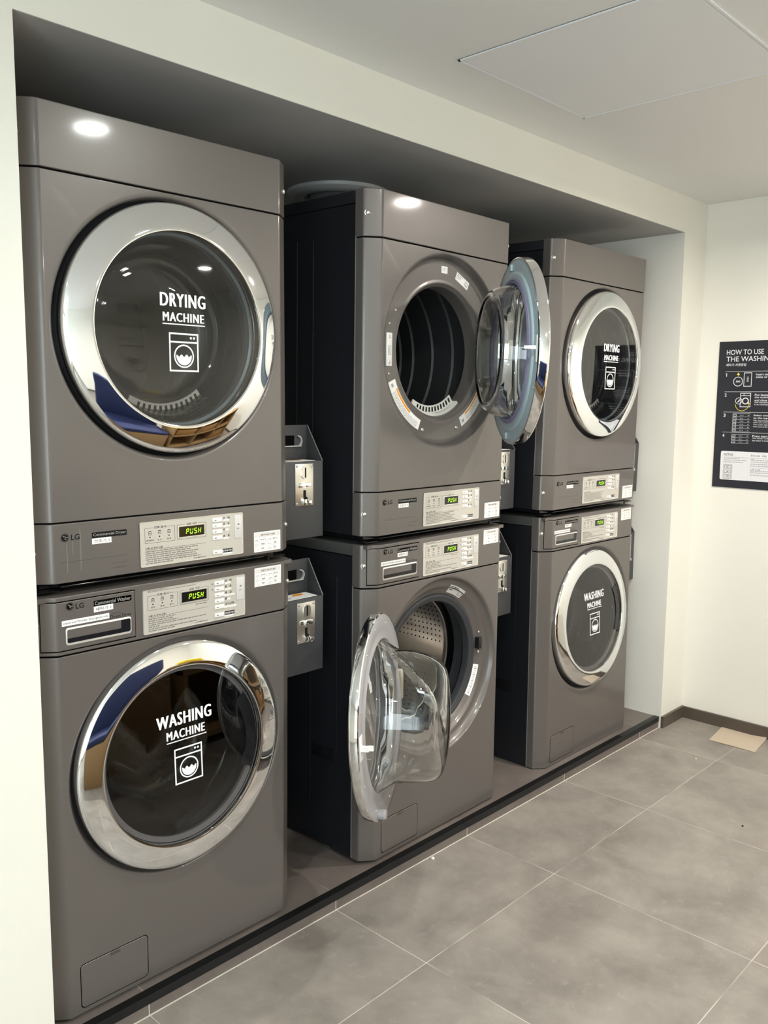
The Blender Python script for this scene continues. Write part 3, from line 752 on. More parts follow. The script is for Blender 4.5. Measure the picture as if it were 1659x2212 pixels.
def make_door(root, kind, opened):
    K = 'D' if kind == 'd' else 'Wd'
    dr = part('door', root, K+'inner', lambda: inner_mb(kind), 'door_blue_grey' if kind == 'd' else 'door_pale_grey', 'round porthole door' + (' swung open' if opened else ', shut'))
    part('chrome_ring', dr, K+'ring', lambda: ring_mb(kind), 'chrome', 'mirror-bright chrome ring')
    part('window_pane', dr, K+'pane'+('o' if opened else ''), lambda: pane_mb(kind), 'door_pane_clear' if opened else 'door_pane_smoke', 'clear round window pane')
    part('glass_bowl', dr, K+'bowl'+('o' if opened else ''), lambda: bowl_mb(kind), 'bowl_glass' if opened else 'bowl_thin', 'bulging glass bowl', angle=60)
    part('door_lettering', dr, K+'let', lambda: lettering_mb(kind), 'white_vinyl', 'white vinyl words and washer symbol', weld=False)
    if kind == 'd':
        part('door_seal', dr, 'dseal', lambda: MB().lathe([(0.2120, 0.0072), (0.2120, 0.0105), (0.2085, 0.0130), (0.2045, 0.0115), (0.2030, 0.0135), (0.1995, 0.0125), (0.1985, 0.005), (0.2010, -0.004)], n=96), 'seal_violet', 'violet grey rubber seal')
        def latch():
            m = MB(); m.rbox(-0.2565, -0.2395, -0.001, 0.0016, -0.038, 0.034, 0.0007); m.box(-0.2490, -0.2465, 0, 0.022, -0.004, 0.006)
            m.prism([(-0.2530, 0.020), (-0.2475, 0.034), (-0.2420, 0.020), (-0.2450, 0.020), (-0.2450, 0.010), (-0.2510, 0.010), (-0.2510, 0.020)], -0.003, 0.005, 'xy'); return m
        part('latch', dr, 'dlatch', latch, 'latch_white', 'white latch hook')
        for a in (83, -83):
            def bumper(a=a): x, z = 0.250*math.cos(math.radians(a)), 0.250*math.sin(math.radians(a)); return MB().rbox(x-0.009, x+0.009, -0.001, 0.007, z-0.010, z+0.010, 0.002)
            part('bumper', dr, 'dbump%d' % a, bumper, 'door_blue_grey')
        for a in (30, -30, 150, 205):
            def scw(a=a): return MB().sphere((0.252*math.cos(math.radians(a)), 0.0002, 0.252*math.sin(math.radians(a))), 0.003, 1, .5, 1)
            part('screw', dr, 'dscw%d' % a, scw, 'steel', weld=False)
    else:
        def handle():
            m = MB(); m.arcband(0, 0, 0.1715, 0.1985, math.radians(-25), math.radians(34), -0.0305, -0.0292, 32); return m
        part('handle_recess', dr, 'whand', handle, 'black_gloss', 'dark finger recess beside the window')
        def hrim():
            m = MB(); m.arcband(0, 0, 0.1695, 0.1715, math.radians(-26), math.radians(35), -0.0315, -0.0290, 32)
            m.arcband(0, 0, 0.1985, 0.2005, math.radians(-26), math.radians(35), -0.0315, -0.0290, 32); return m
        part('handle_rim', dr, 'whrim', hrim, 'black_gloss')
        def latch():
            m = MB(); m.rbox(0.228, 0.256, -0.001, 0.0012, -0.030, 0.032, 0.0006); m.box(0.236, 0.248, 0, 0.020, -0.006, 0.006); m.box(0.234, 0.240, 0.016, 0.030, -0.006, 0.006); return m
        part('latch', dr, 'wlatch', latch, 'latch_white', 'bright latch hook')
        for a in (20, 55, 80, 110, 150, 200, 235, 262, 300, 335):
            def scr(a=a): return MB().sphere((0.246*math.cos(math.radians(a)), 0.0003, 0.246*math.sin(math.radians(a))), 0.0034, 1, 0.5, 1)
            part('screw', dr, 'wscr%d' % a, scr, 'chrome', weld=False)
        part('bumper', dr, 'wbump', lambda: MB().cyl((0.10, -0.002, -0.232), (0.10, 0.018, -0.232), 0.0135, 24).cyl((0.10, 0.018, -0.232), (0.10, 0.022, -0.232), 0.0135, 24, 0.011), 'door_pale_grey', 'small round rubber bumper')
    return dr

def cabinet_mb(kind):
    m = MB()
    x0, x1, y0, y1, z0, z1, t = 0.0015, W-0.0015, 0.063, 0.745, 0.0, 0.928, 0.0012
    m.box(x0, x0+t, y0, y1, z0, z1).box(x1-t, x1, y0, y1, z0, z1).box(x0+t, x1-t, y1-t, y1, z0, z1).box(x0+t, x1-t, y0, y1-t, z0, z0+t).box(x0+t, x1-t, y0, y1-t, z1-t, z1)
    # pressed ribs in the steel side panels
    for s in (0, 1):
        X = (lambda x: x) if s == 0 else (lambda x: W-x)
        def rib(ya, yb, za, zb, h=0.0015):
            a, b = sorted((X(0.0015-h), X(0.004))); m.rbox(a, b, ya, yb, za, zb, 0.0007)
        if kind == 'd':
            rib(0.235, 0.238, 0.06, 0.85); rib(0.305, 0.308, 0.06, 0.85)
        else:
            rib(0.128, 0.131, 0.10, 0.86); rib(0.246, 0.250, 0.05, 0.86)
    return m

def machine_common(root, K, kind):
    part('cabinet', root, K+'cab', lambda: cabinet_mb(kind), 'black_steel', 'black steel cabinet sides')
    part('top_rim', root, K+'rim', lambda: MB().rbox(0.0005, W-0.0005, 0.064, 0.745, 0.9305, 0.964, 0.003), 'black_steel' if kind == 'd' else 'rim_steel')
    for i, x in enumerate((-0.0006, W-0.0014)): part('edge_bead', root, K+'bead%d' % i, lambda x=x: MB().box(x, x+0.002, 0.0605, 0.0635, 0.002, 0.926), 'edge_bead', 'thin bright panel edge')

def make_dryer(pos, num, opened, label):
    X, Y, Z, a, b, c = pos
    root = thing('tumble_dryer', label, 'dryer', (X, Y, Z), (a, b, c), 'grey stacked tumble dryers')
    K = 'd_'
    machine_common(root, K, 'd')
    part('fascia', root, K+'fascia', lambda: band(0.0, 0.1258, 0.001, 0.0022), 'grey_paint', 'grey lower control band')
    fp = part('front_panel', root, K+'front', lambda: holed_panel(0.1288, 0.8342, D_DISH, 0.0018), 'grey_paint', 'grey front panel with round opening')
    part('top_panel', root, K+'top', lambda: band(0.8375, 0.9661, 0.001, 0.0028), 'grey_paint')
    part('seams', root, K+'seams', lambda: band(0.120, 0.136, -0.004, 0.001), 'dark_gap')
    part('upper_seam', root, K+'seams2', lambda: band(0.830, 0.842, -0.004, 0.001), 'dark_gap')
    for i, (z, s) in enumerate(((0.064, 1), (0.064, -1), (0.900, 1), (0.900, -1))):
        part('bolt', root, K+'bolt%d' % i, lambda z=z, s=s: bolt_mb([(0.0085 if s > 0 else W-0.0085, 0.0250, z, s)]), 'steel', weld=False)
    # drum
    prof = [(0.1955, 0.085), (0.205, 0.088), (0.215, 0.090), (0.290, 0.092)]
    y = 0.092
    rib = [(0.290, 0.092)]
    for yy in (0.15, 0.21, 0.30, 0.39, 0.45): rib += [(0.290, yy-0.006), (0.284, yy), (0.290, yy+0.006)]
    rib += [(0.290, 0.60), (0.280, 0.612), (0.240, 0.618)]
    dm = part('drum', root, K+'drum', lambda: MB().lathe(prof[:-1]+rib, CX, CZ, 96, cap1=True), 'dryer_drum', 'dark drum with ribbed wall')
    for k in range(3):
        def lifter(k=k):
            m = MB()
            a_ = math.radians(60+120*k)
            t_ = bmesh.new(); q = MB.__new__(MB); q.bm = t_
            q.prism([(-0.030, 0.0), (-0.010, 0.050), (0.010, 0.050), (0.030, 0.0)], 0.12, 0.58)
            M = Matrix.Translation((CX, 0, CZ)) @ Matrix.Rotation(-a_, 4, 'Y') @ Matrix.Translation((0.288, 0, 0)) @ Matrix.Rotation(-PI/2, 4, 'Y')
            m.merge(t_, M)
            return m
        part('lifter', dm, K+'lift%d' % k, lifter, 'dryer_drum')
    def lint():
        m = MB(); m.arcband(CX, CZ, 0.163, 0.1952, math.radians(-118), math.radians(-52), 0.070, 0.074, 32)
        m.arcband(CX, CZ, 0.187, 0.1952, math.radians(-118), math.radians(-52), 0.050, 0.070, 32); return m
    lf = part('lint_filter', root, K+'lint', lint, 'lint_white', 'white lint filter in the lower lip')
    for k in range(12):
        def slot(k=k): a_ = math.radians(-110+k*4.8); return MB().arcband(CX, CZ, 0.168, 0.183, a_, a_+math.radians(2.0), 0.0690, 0.0705, 2)
        part('filter_slot', lf, K+'lints%d' % k, slot, 'ink')
    control_plate(root, K, 'd')
    sticker(root, K, 0.5553, 0.6388, 0.0068, 0.0570, 0)
    badge_set(root, K, 'd', num)
    def gl():
        m = MB(); y = -0.0013
        rq(m, 0.0565, 0.2078, 0.0436, 0.0446, y); text_into(m, 'Ultra Capacity', 0.1720, 0.2075, 0.0272, 0.0310, y, 0.004); text_into(m, 'Quiet Operation', 0.1680, 0.2070, 0.0168, 0.0206, y, 0.004); return m
    part('fascia_print', root, K+'print', gl, 'ink_groove', 'thin dark line and small words', weld=False)
    def stack():
        m = MB(); m.box(0.030, W-0.030, 0.050, 0.25, -0.0160, 0.0); m.rbox(0.060, W-0.090, 0.012, 0.05, -0.0115, -0.0085, 0.001)
        m.box(0.012, 0.060, 0.020, 0.050, -0.0200, -0.0175); m.box(W-0.070, W-0.020, 0.014, 0.050, -0.0155, -0.0130); m.box(W-0.075, W-0.070, 0.016, 0.020, -0.022, 0.0); return m
    part('stacking_bracket', root, K+'stack', stack, 'black_gloss', 'black stacking bracket under the dryer')
    if num == 1:
        def drips():
            m = MB(); rr = random.Random(4)
            for x, za, zb, w_ in ((0.0700, 0.083, 0.020, 0.0013), (0.0830, 0.088, 0.058, 0.0010), (0.1000, 0.112, 0.022, 0.0016)):
                n = 14; L = [(x+rr.uniform(-0.0006, 0.0006), za+(zb-za)*i/n, w_*(0.6+0.4*math.sin(PI*(i+1)/(n+2)))) for i in range(n+1)]
                for (xa, z1_, wa), (xb, z2_, wb) in zip(L, L[1:]): m.f([m.v((xa-wa, -0.0012, z1_)), m.v((xa+wa, -0.0012, z1_)), m.v((xb+wb, -0.0012, z2_)), m.v((xb-wb, -0.0012, z2_))])
            return m
        part('drip_stain', root, K+'drip', drips, 'drip_film', 'dried pale drips below the badge', weld=False)
    if opened:
        yk = 0.0293
        def lt():
            m = MB(); m.rbox(0.0940, 0.1180, yk-0.0035, yk+0.001, 0.488, 0.583, 0.0012); return m
        lp = part('latch_plate', root, K+'lp', lt, 'latch_white', 'white latch plate on the rim')
        part('latch_slot', lp, K+'lps', lambda: MB().frame(0.101, 0.113, 0.520, 0.546, 0.0015, yk-0.0042, yk-0.003).box(0.1045, 0.1060, yk-0.0042, yk-0.003, 0.5235, 0.5420), 'ink_grey')
        for z in (0.571, 0.499): part('screw', lp, K+'lpc%g' % z, lambda z=z: MB().sphere((0.106, yk-0.0035, z), 0.0045, 1, .5, 1), 'steel', weld=False)
        def wl(a0, a1, r0, r1, yy): return lambda: MB().arcband(CX, CZ, r0, r1, math.radians(a0), math.radians(a1), yy, yk+0.001, 20)
        for nm, (a0, a1) in (('L', (-157.5, -113)), ('R', (-63, -24.5))):
            wp = part('warning_label', root, K+'wl'+nm, wl(a0, a1, 0.2245, 0.2560, yk-0.0004), 'paper', 'white curved warning label with orange band')
            part('orange_band', wp, K+'wlo'+nm, wl(a0+(7 if nm == 'L' else 8), a1-(14 if nm == 'L' else 1.5), 0.2265, 0.2325, yk-0.0008), 'orange')
            def tx(a0=a0, a1=a1):
                m = MB(); rr = random.Random(int(a1))
                for j, r in enumerate((0.2365, 0.2400, 0.2435, 0.2470, 0.2505)):
                    a_ = a0+8
                    while a_ < a1-3:
                        w_ = rr.uniform(0.5, 1.6); m.arcband(CX, CZ, r, r+0.0016, math.radians(a_), math.radians(a_+w_), yk-0.0007, yk, 2); a_ += w_+rr.uniform(0.25, 0.7)
                m.arcband(CX, CZ, 0.238, 0.247, math.radians(a0+2), math.radians(a0+4.5), yk-0.0007, yk, 3)
                return m
            part('warning_text', wp, K+'wlt'+nm, tx, 'ink_grey', weld=False)
        def pol(r, ang, tilt):
            return Matrix.Translation((CX+r*math.cos(math.radians(ang)), 0, CZ+r*math.sin(math.radians(ang)))) @ Matrix.Rotation(-math.radians(tilt), 4, 'Y')
        s1 = part('care_sticker', root, K+'cs1', lambda: MB().box(-0.0145, 0.0145, yk-0.0004, yk+0.001, -0.0105, 0.0105), 'paper', 'small white sticker with a leaf mark'); s1.matrix_local = pol(0.2490, 87.5, -1)
        part('leaf_mark', s1, K+'cs1m', lambda: MB().arcband(0, 0, 0.004, 0.0050, 0.3, 3.6, yk-0.0007, yk, 12).arcband(0.001, -0.001, 0.001, 0.0022, 0.3, 4.6, yk-0.0007, yk, 12), 'ink_grey')
        s2 = part('manual_sticker', root, K+'cs2', lambda: MB().prism(rrect(-0.034, 0.034, -0.0125, 0.0125, 0.0025), yk-0.0004, yk+0.001), 'paper', 'white sticker with a book symbol'); s2.matrix_local = pol(0.2455, 66, -25)
        def bk():
            m = MB(); y = yk-0.0007; outline(m, 0.014, 0.028, -0.006, 0.007, 0.001, y); rq(m, 0.0205, 0.0215, -0.006, 0.007, y)
            for q in range(3): micro(m, -0.030, -0.002-q*0.006, 0.006-q*0.006, 0.0035, y, q, True)
            return m
        part('book_mark', s2, K+'cs2m', bk, 'ink', weld=False)
        for x, z, r in ((0.265, 0.302, 0.0065), (0.432, 0.307, 0.0065)) + tuple((CX+q*math.cos(math.radians(a_)), CZ+q*math.sin(math.radians(a_)), 0.0038) for a_, q in ((152, .236), (163, .245), (-163, .245))):
            part('screw', root, K+'rs%g%g' % (x, z), lambda x=x, z=z, r=r: MB().sphere((x, yk, z), r, 1, .5, 1), 'steel', weld=False)
        def hg():
            m = MB()
            for z in (0.615, 0.452):
                m.rbox(0.578, 0.596, 0.0, 0.030, z-0.013, z+0.013, 0.002); m.cyl((0.588, 0.010, z-0.018), (0.588, 0.010, z+0.018), 0.006)
            m.box(0.583, 0.592, 0.012, 0.030, 0.44, 0.63); return m
        part('hinge', root, K+'hinge', hg, 'steel', 'metal door hinge')
    dr = make_door(root, 'd', opened)
    if opened:
        ph = math.radians(49.595)
        dr.location = (0.4174, -0.1843, 0.5370); dr.rotation_euler = (0, 0, ph)
    else:
        dr.location = (CX, 0.0120, CZ)
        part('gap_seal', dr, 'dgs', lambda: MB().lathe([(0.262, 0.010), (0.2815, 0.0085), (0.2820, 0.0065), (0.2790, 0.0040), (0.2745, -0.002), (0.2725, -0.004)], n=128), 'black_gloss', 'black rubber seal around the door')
    return root

def make_washer(pos, num, opened, label):
    X, Y, Z, a, b, c = pos
    root = thing('washing_machine', label, 'washing machine', (X, Y, Z), (a, b, c), 'grey front-loading washing machines')
    K = 'w_'
    machine_common(root, K, 'w')
    part('front_panel', root, K+'front', lambda: holed_panel(0.0, 0.8355, W_DISH, 0.0020), 'grey_paint', 'grey front panel with round opening')
    part('fascia', root, K+'fascia', lambda: band(0.8388, 0.9655, 0.001, 0.0035), 'grey_paint', 'grey upper control band')
    part('top_plate', root, K+'topp', lambda: MB().box(0.006, W-0.006, 0.010, 0.070, 0.955, 0.9652), 'grey_paint')
    part('seams', root, K+'seams', lambda: band(0.830, 0.846, -0.004, 0.001), 'dark_gap')
    for i, s in enumerate((1, -1)):
        part('bolt', root, K+'bolt%d' % i, lambda s=s: bolt_mb([(0.0080 if s > 0 else W-0.0080, 0.0254, 0.9045, s)]), 'steel', weld=False)
    # detergent drawer that wraps onto the chamfer
    def drawer():
        m = MB(); P = [(0.0155, 0.0198), (0.030, 0.0083), (0.038, 0.0023), (0.0415, 0.0002), (0.046, -0.0002), (0.2205, -0.0002)]
        return m
    def wrapped(x0, x1, z0, z1, grow, bev):
        def yat(x):
            for (xa, ya), (xb, yb) in zip(FULL, FULL[1:]):
                if xb > xa and xa <= x <= xb: return ya+(yb-ya)*(x-xa)/(xb-xa)
            return 0
        xs = sorted({x0, x1} | {x for x, _ in PROF if x0 < x < x1})
        P = [(x, yat(x)) for x in xs]
        m = MB(); lv = [(z0, bev), (z0+bev*0.4, bev*0.3), (z0+bev, 0), (z1-bev, 0), (z1-bev*0.4, bev*0.3), (z1, bev)]
        base = offset_profile(P, -grow)
        R = [[m.v((x, y, z)) for x, y in offset_profile(base, d)] for z, d in lv]
        for j in range(len(R)-1):
            for i in range(len(P)-1): m.f([R[j][i], R[j][i+1], R[j+1][i+1], R[j+1][i]])
        return m
    part('drawer_gap', root, K+'dgap', lambda: wrapped(0.0142, 0.2222, 0.8470, 0.9560, 0.0014, 0.0002), 'dark_gap')
    def drawer_front():
        m = wrapped(0.0158, 0.2205, 0.8486, 0.9542, 0.0022, 0.0022); return m
    dw = part('detergent_drawer', root, K+'drawer', drawer_front, 'grey_paint', 'grey detergent drawer front')
    def pull():
        m = MB(); y = -0.0030
        P = rrect(0.0590, 0.2110, 0.8592, 0.8972, 0.006); Q = rrect(0.0615, 0.2085, 0.8640, 0.8935, 0.004)
        n = len(P)
        for A, B, ya, yb in ((P, P, 0.0, y), (P, Q, y, y-0.0012), (Q, Q, y-0.0012, 0.0)):
            a_ = [m.v((x, ya, z)) for x, z in A]; b_ = [m.v((x, yb, z)) for x, z in B]
            for i in range(n): m.f([a_[i], a_[(i+1) % n], b_[(i+1) % n], b_[i]])
        return m
    part('pull_rim', dw, K+'pullr', pull, 'silver_rim', 'bright rim of the drawer pull')
    part('pull_recess', dw, K+'pull', lambda: MB().box(0.0612, 0.2088, -0.0028, 0.002, 0.8636, 0.8938), 'black_gloss', 'dark hollow of the drawer pull')
    part('pull_back', dw, K+'pullb', lambda: MB().rbox(0.0615, 0.186, -0.0034, -0.0020, 0.8740, 0.8936, 0.0006), 'grey_paint')
    lq = part('detergent_tape', root, K+'liq', lambda: MB().box(0.0511, 0.1583, -0.0032, 0.002, 0.9018, 0.9136), 'paper', 'white tape reading Liquid and Powder detergents only')
    def lqt():
        m = MB(); text_into(m, 'Liquid and Powder detergents only', 0.0532, 0.1563, 0.9046, 0.9106, -0.0035, 0.0); return m
    part('tape_lettering', lq, K+'liqt', lqt, 'ink_soft', weld=False)
    def dd():
        m = MB(); text_into(m, 'Direct Drive', 0.1613, 0.2110, 0.8992, 0.9072, -0.0024, 0.002); text_into(m, 'INVERTER', 0.1640, 0.1865, 0.9095, 0.9115, -0.0024, 0.0); return m
    part('drive_print', root, K+'dd', dd, 'ink', 'dark words Direct Drive', weld=False)
    control_plate(root, K, 'w')
    sticker(root, K, 0.5518, 0.6355, 0.9108, 0.9585, 0)
    badge_set(root, K, 'w', num)
    # drain hatch
    def hatch():
        m = MB(); P = rrect(0.0672, 0.2343, 0.0130, 0.1180, 0.010); Q = rrect(0.0686, 0.2329, 0.0144, 0.1166, 0.009); n = len(P)
        for A, B, ya, yb in ((P, Q, 0.0002, -0.0014),):
            a_ = [m.v((x, ya, z)) for x, z in A]; b_ = [m.v((x, yb, z)) for x, z in B]
            for i in range(n): m.f([a_[i], a_[(i+1) % n], b_[(i+1) % n], b_[i]])
        m.f([m.v((x, -0.0014, z)) for x, z in Q])
        return m
    ht = part('drain_hatch', root, K+'hatch', hatch, 'grey_paint', 'square drain hatch low on the front')
    part('hatch_gap', root, K+'hgap', lambda: MB().prism(rrect(0.0660, 0.2355, 0.0118, 0.1192, 0.011), -0.0004, 0.0), 'dark_gap')
    part('hatch_tab', ht, K+'htab', lambda: MB().rbox(0.139, 0.163, -0.0026, 0.0, 0.1090, 0.1170, 0.0010), 'ink_groove')
    # gasket, tub and drum
    part('gasket', root, K+'gask', lambda: MB().lathe([(0.2285, 0.0445), (0.2265, 0.0405), (0.2220, 0.0395), (0.2170, 0.0410), (0.2130, 0.0440), (0.2090, 0.0445), (0.2050, 0.0470), (0.2030, 0.0520), (0.2030, 0.0700), (0.2120, 0.0780), (0.2220, 0.0850), (0.2300, 0.0950), (0.2300, 0.1300)], CX, CZ, 96), 'gasket', 'dark rubber door gasket')
    part('tub', root, K+'tub', lambda: MB().lathe([(0.2300, 0.1300), (0.2900, 0.1350), (0.2950, 0.62), (0.1, 0.625)], CX, CZ, 64, cap1=True), 'black_plastic')
    part('drum', root, K+'drum', lambda: MB().lathe([(0.2340, 0.1800), (0.2150, 0.1560), (0.2130, 0.1520), (0.2160, 0.1490), (0.2200, 0.1510), (0.2560, 0.1760), (0.2600, 0.1900), (0.2600, 0.5700), (0.2500, 0.5850), (0.2200, 0.5900), (0.15, 0.580), (0.08, 0.570)], CX, CZ, 96, cap1=True), 'washer_drum', 'perforated steel drum')
    part('drum_lip', root, K+'lip', lambda: MB().lathe([(0.2160, 0.1490), (0.2140, 0.1470), (0.2120, 0.1480), (0.2110, 0.1510), (0.2130, 0.1540), (0.2160, 0.1550)], CX, CZ, 96, close=True), 'steel')
    for k in range(3):
        def lift(k=k):
            a_ = math.radians(52+120*k); c_ = Vector((CX+0.247*math.cos(a_), 0.37, CZ+0.247*math.sin(a_)))
            return MB().sphere(c_, 1.0, 0.035, 0.17, 0.022, Matrix.Rotation(-a_, 4, 'Y'))
        part('lifter', root, K+'lift%d' % k, lift, 'steel', weld=False)
    for i, (x, y) in enumerate(((0.045, 0.075), (W-0.045, 0.075), (0.045, 0.690), (W-0.045, 0.690))):
        h = Z-ZP
        part('foot', root, K+'foot%d%d' % (i, num), lambda x=x, y=y, h=h: MB().cyl((x, y, -h+0.0003), (x, y, -h+0.0045), 0.021, 24).cyl((x, y, -h+0.0045), (x, y, 0.004), 0.010, 16), 'foot_grey', 'grey levelling foot')
    part('hose_clip', root, K+'clip', lambda: MB().rbox(0.010, 0.024, 0.168, 0.195, -0.0080, 0.002, 0.001), 'foot_grey')
    for i, x in enumerate((-0.0022, W-0.002)): part('side_grip', root, K+'grip%d' % i, lambda x=x: MB().rbox(x, x+0.0042, 0.138, 0.236, 0.282, 0.320, 0.0014), 'black_gloss', 'hand grip pressed into the black side')
    if opened:
        yk = 0.040
        part('door_lock', root, K+'lock', lambda: MB().rbox(0.5720, 0.5900, 0.0235, 0.040, 0.545, 0.585, 0.0015), 'black_plastic', 'black lock slot on the rim')
        for z in (0.603, 0.533): part('screw', root, K+'lockc%g' % z, lambda z=z: MB().sphere((0.579, 0.0297, z), 0.0045, 1, .6, 1), 'steel', weld=False)
        def serial():
            m = MB(); m.arcband(CX, CZ, 0.2325, 0.2485, math.radians(-37), math.radians(-13), 0.0305, 0.0330, 16)
            return m
        # follow the sloping dish
        def on_dish(a0, a1, r0, r1, n=14, lift=0.0006):
            def yd(r):
                D = [(0.30, 0)]+W_DISH
                for (ra, ya), (rb, yb) in zip(D, D[1:]):
                    if rb <= r <= ra: return ya+(yb-ya)*(ra-r)/(ra-rb+1e-9)
                return 0.046
            m = MB(); rows = []
            for q in range(5):
                r = r0+(r1-r0)*q/4
                rows.append([m.v((CX+r*math.cos(math.radians(a0+(a1-a0)*i/n)), yd(r)-lift, CZ+r*math.sin(math.radians(a0+(a1-a0)*i/n)))) for i in range(n+1)])
            for q in range(4):
                for i in range(n): m.f([rows[q][i], rows[q][i+1], rows[q+1][i+1], rows[q+1][i]])
            return m
        sl = part('serial_sticker', root, K+'ser', lambda: on_dish(-38, -12, 0.2315, 0.2475), 'paper', 'white serial sticker on the rim')
        def sertx():
            m = MB()
            for k in range(14):
                t_ = on_dish(-36.5+k*1.7, -36.5+k*1.7+(0.5 if k % 3 else 0.9), 0.236, 0.2435, 1, 0.0010); t_me = t_.bm; m.merge(t_me)
            return m
        part('serial_text', sl, K+'sert', sertx, 'ink_grey', weld=False)
        ms = part('manual_sticker', root, K+'ms', lambda: on_dish(56, 74.5, 0.2370, 0.2640, 8), 'pad_grey', 'pale sticker with a book symbol')
        def mst():
            m = MB()
            for a0, a1, r0, r1 in ((70.5, 73.3, 0.2575, 0.2595), (67.5, 73.3, 0.2525, 0.2545), (69, 73.3, 0.2475, 0.2495), (64, 70, 0.2575, 0.2595), (62.5, 66.5, 0.2525, 0.2545), (57.5, 61, 0.242, 0.243), (57.5, 61, 0.254, 0.255), (57.2, 57.6, 0.242, 0.255), (60.8, 61.2, 0.242, 0.255)):
                m.merge(on_dish(a0, a1, r0, r1, 2, 0.0010).bm)
            return m
        part('book_mark', ms, K+'mst', mst, 'ink', weld=False)
        part('hinge', root, K+'hinge', lambda: MB().rbox(0.085, 0.118, -0.045, 0.030, 0.50, 0.60, 0.004), 'steel', 'metal door hinge')
    dr = make_door(root, 'w', opened)
    if opened:
        X_ = Vector((-0.86288, -0.50541, 0.00044)).normalized(); Y_ = Vector((0.50464, -0.86153, 0.05577)).normalized(); Z_ = X_.cross(Y_).normalized(); X_ = Y_.cross(Z_)
        c_ = (-0.1177, -0.1717, 0.5436)
        dr.matrix_local = Matrix(((X_.x, Y_.x, Z_.x, c_[0]), (X_.y, Y_.y, Z_.y, c_[1]), (X_.z, Y_.z, Z_.z, c_[2]), (0, 0, 0, 1)))
    else:
        dr.location = (CX, 0.0150, CZ); dr.rotation_euler = (-0.045, 0, 0)
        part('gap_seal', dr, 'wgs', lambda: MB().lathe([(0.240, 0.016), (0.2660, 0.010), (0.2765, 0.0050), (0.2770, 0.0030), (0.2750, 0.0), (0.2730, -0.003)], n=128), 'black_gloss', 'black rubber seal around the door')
    return root

POSE = {'d1': (0.0028, -0.0048, 1.0514, -0.0009, -0.0012, -0.0138), 'w1': (0.0068, 0.0069, 0.0587, 0.0155, -0.0046, -0.0195),
        'd2': (0.9734, -0.0035, 1.0503, 0.0076, 0.0008, 0.0171), 'w2': (0.9715, -0.0035, 0.0591, -0.0005, 0.0034, 0.0141),
        'd3': (1.9133, 0.0119, 1.0459, 0.0176, -0.0009, 0.0044), 'w3': (1.9222, 0.0119, 0.0523, -0.0087, 0.0051, 0.0)}
make_dryer(POSE['d1'], 1, False, 'shut grey dryer on the leftmost stack, closest to the camera')
make_dryer(POSE['d2'], 2, True, 'grey dryer on the middle stack with its round door hanging open')
make_dryer(POSE['d3'], 3, False, 'shut grey dryer on the last stack, in the far right alcove corner')
make_washer(POSE['w1'], 1, False, 'shut grey washing machine under the leftmost dryer, at lower left')
make_washer(POSE['w2'], 2, True, 'grey washing machine of the middle stack with glass door swung open')
make_washer(POSE['w3'], 3, False, 'shut grey washing machine under the last dryer, at the far right')

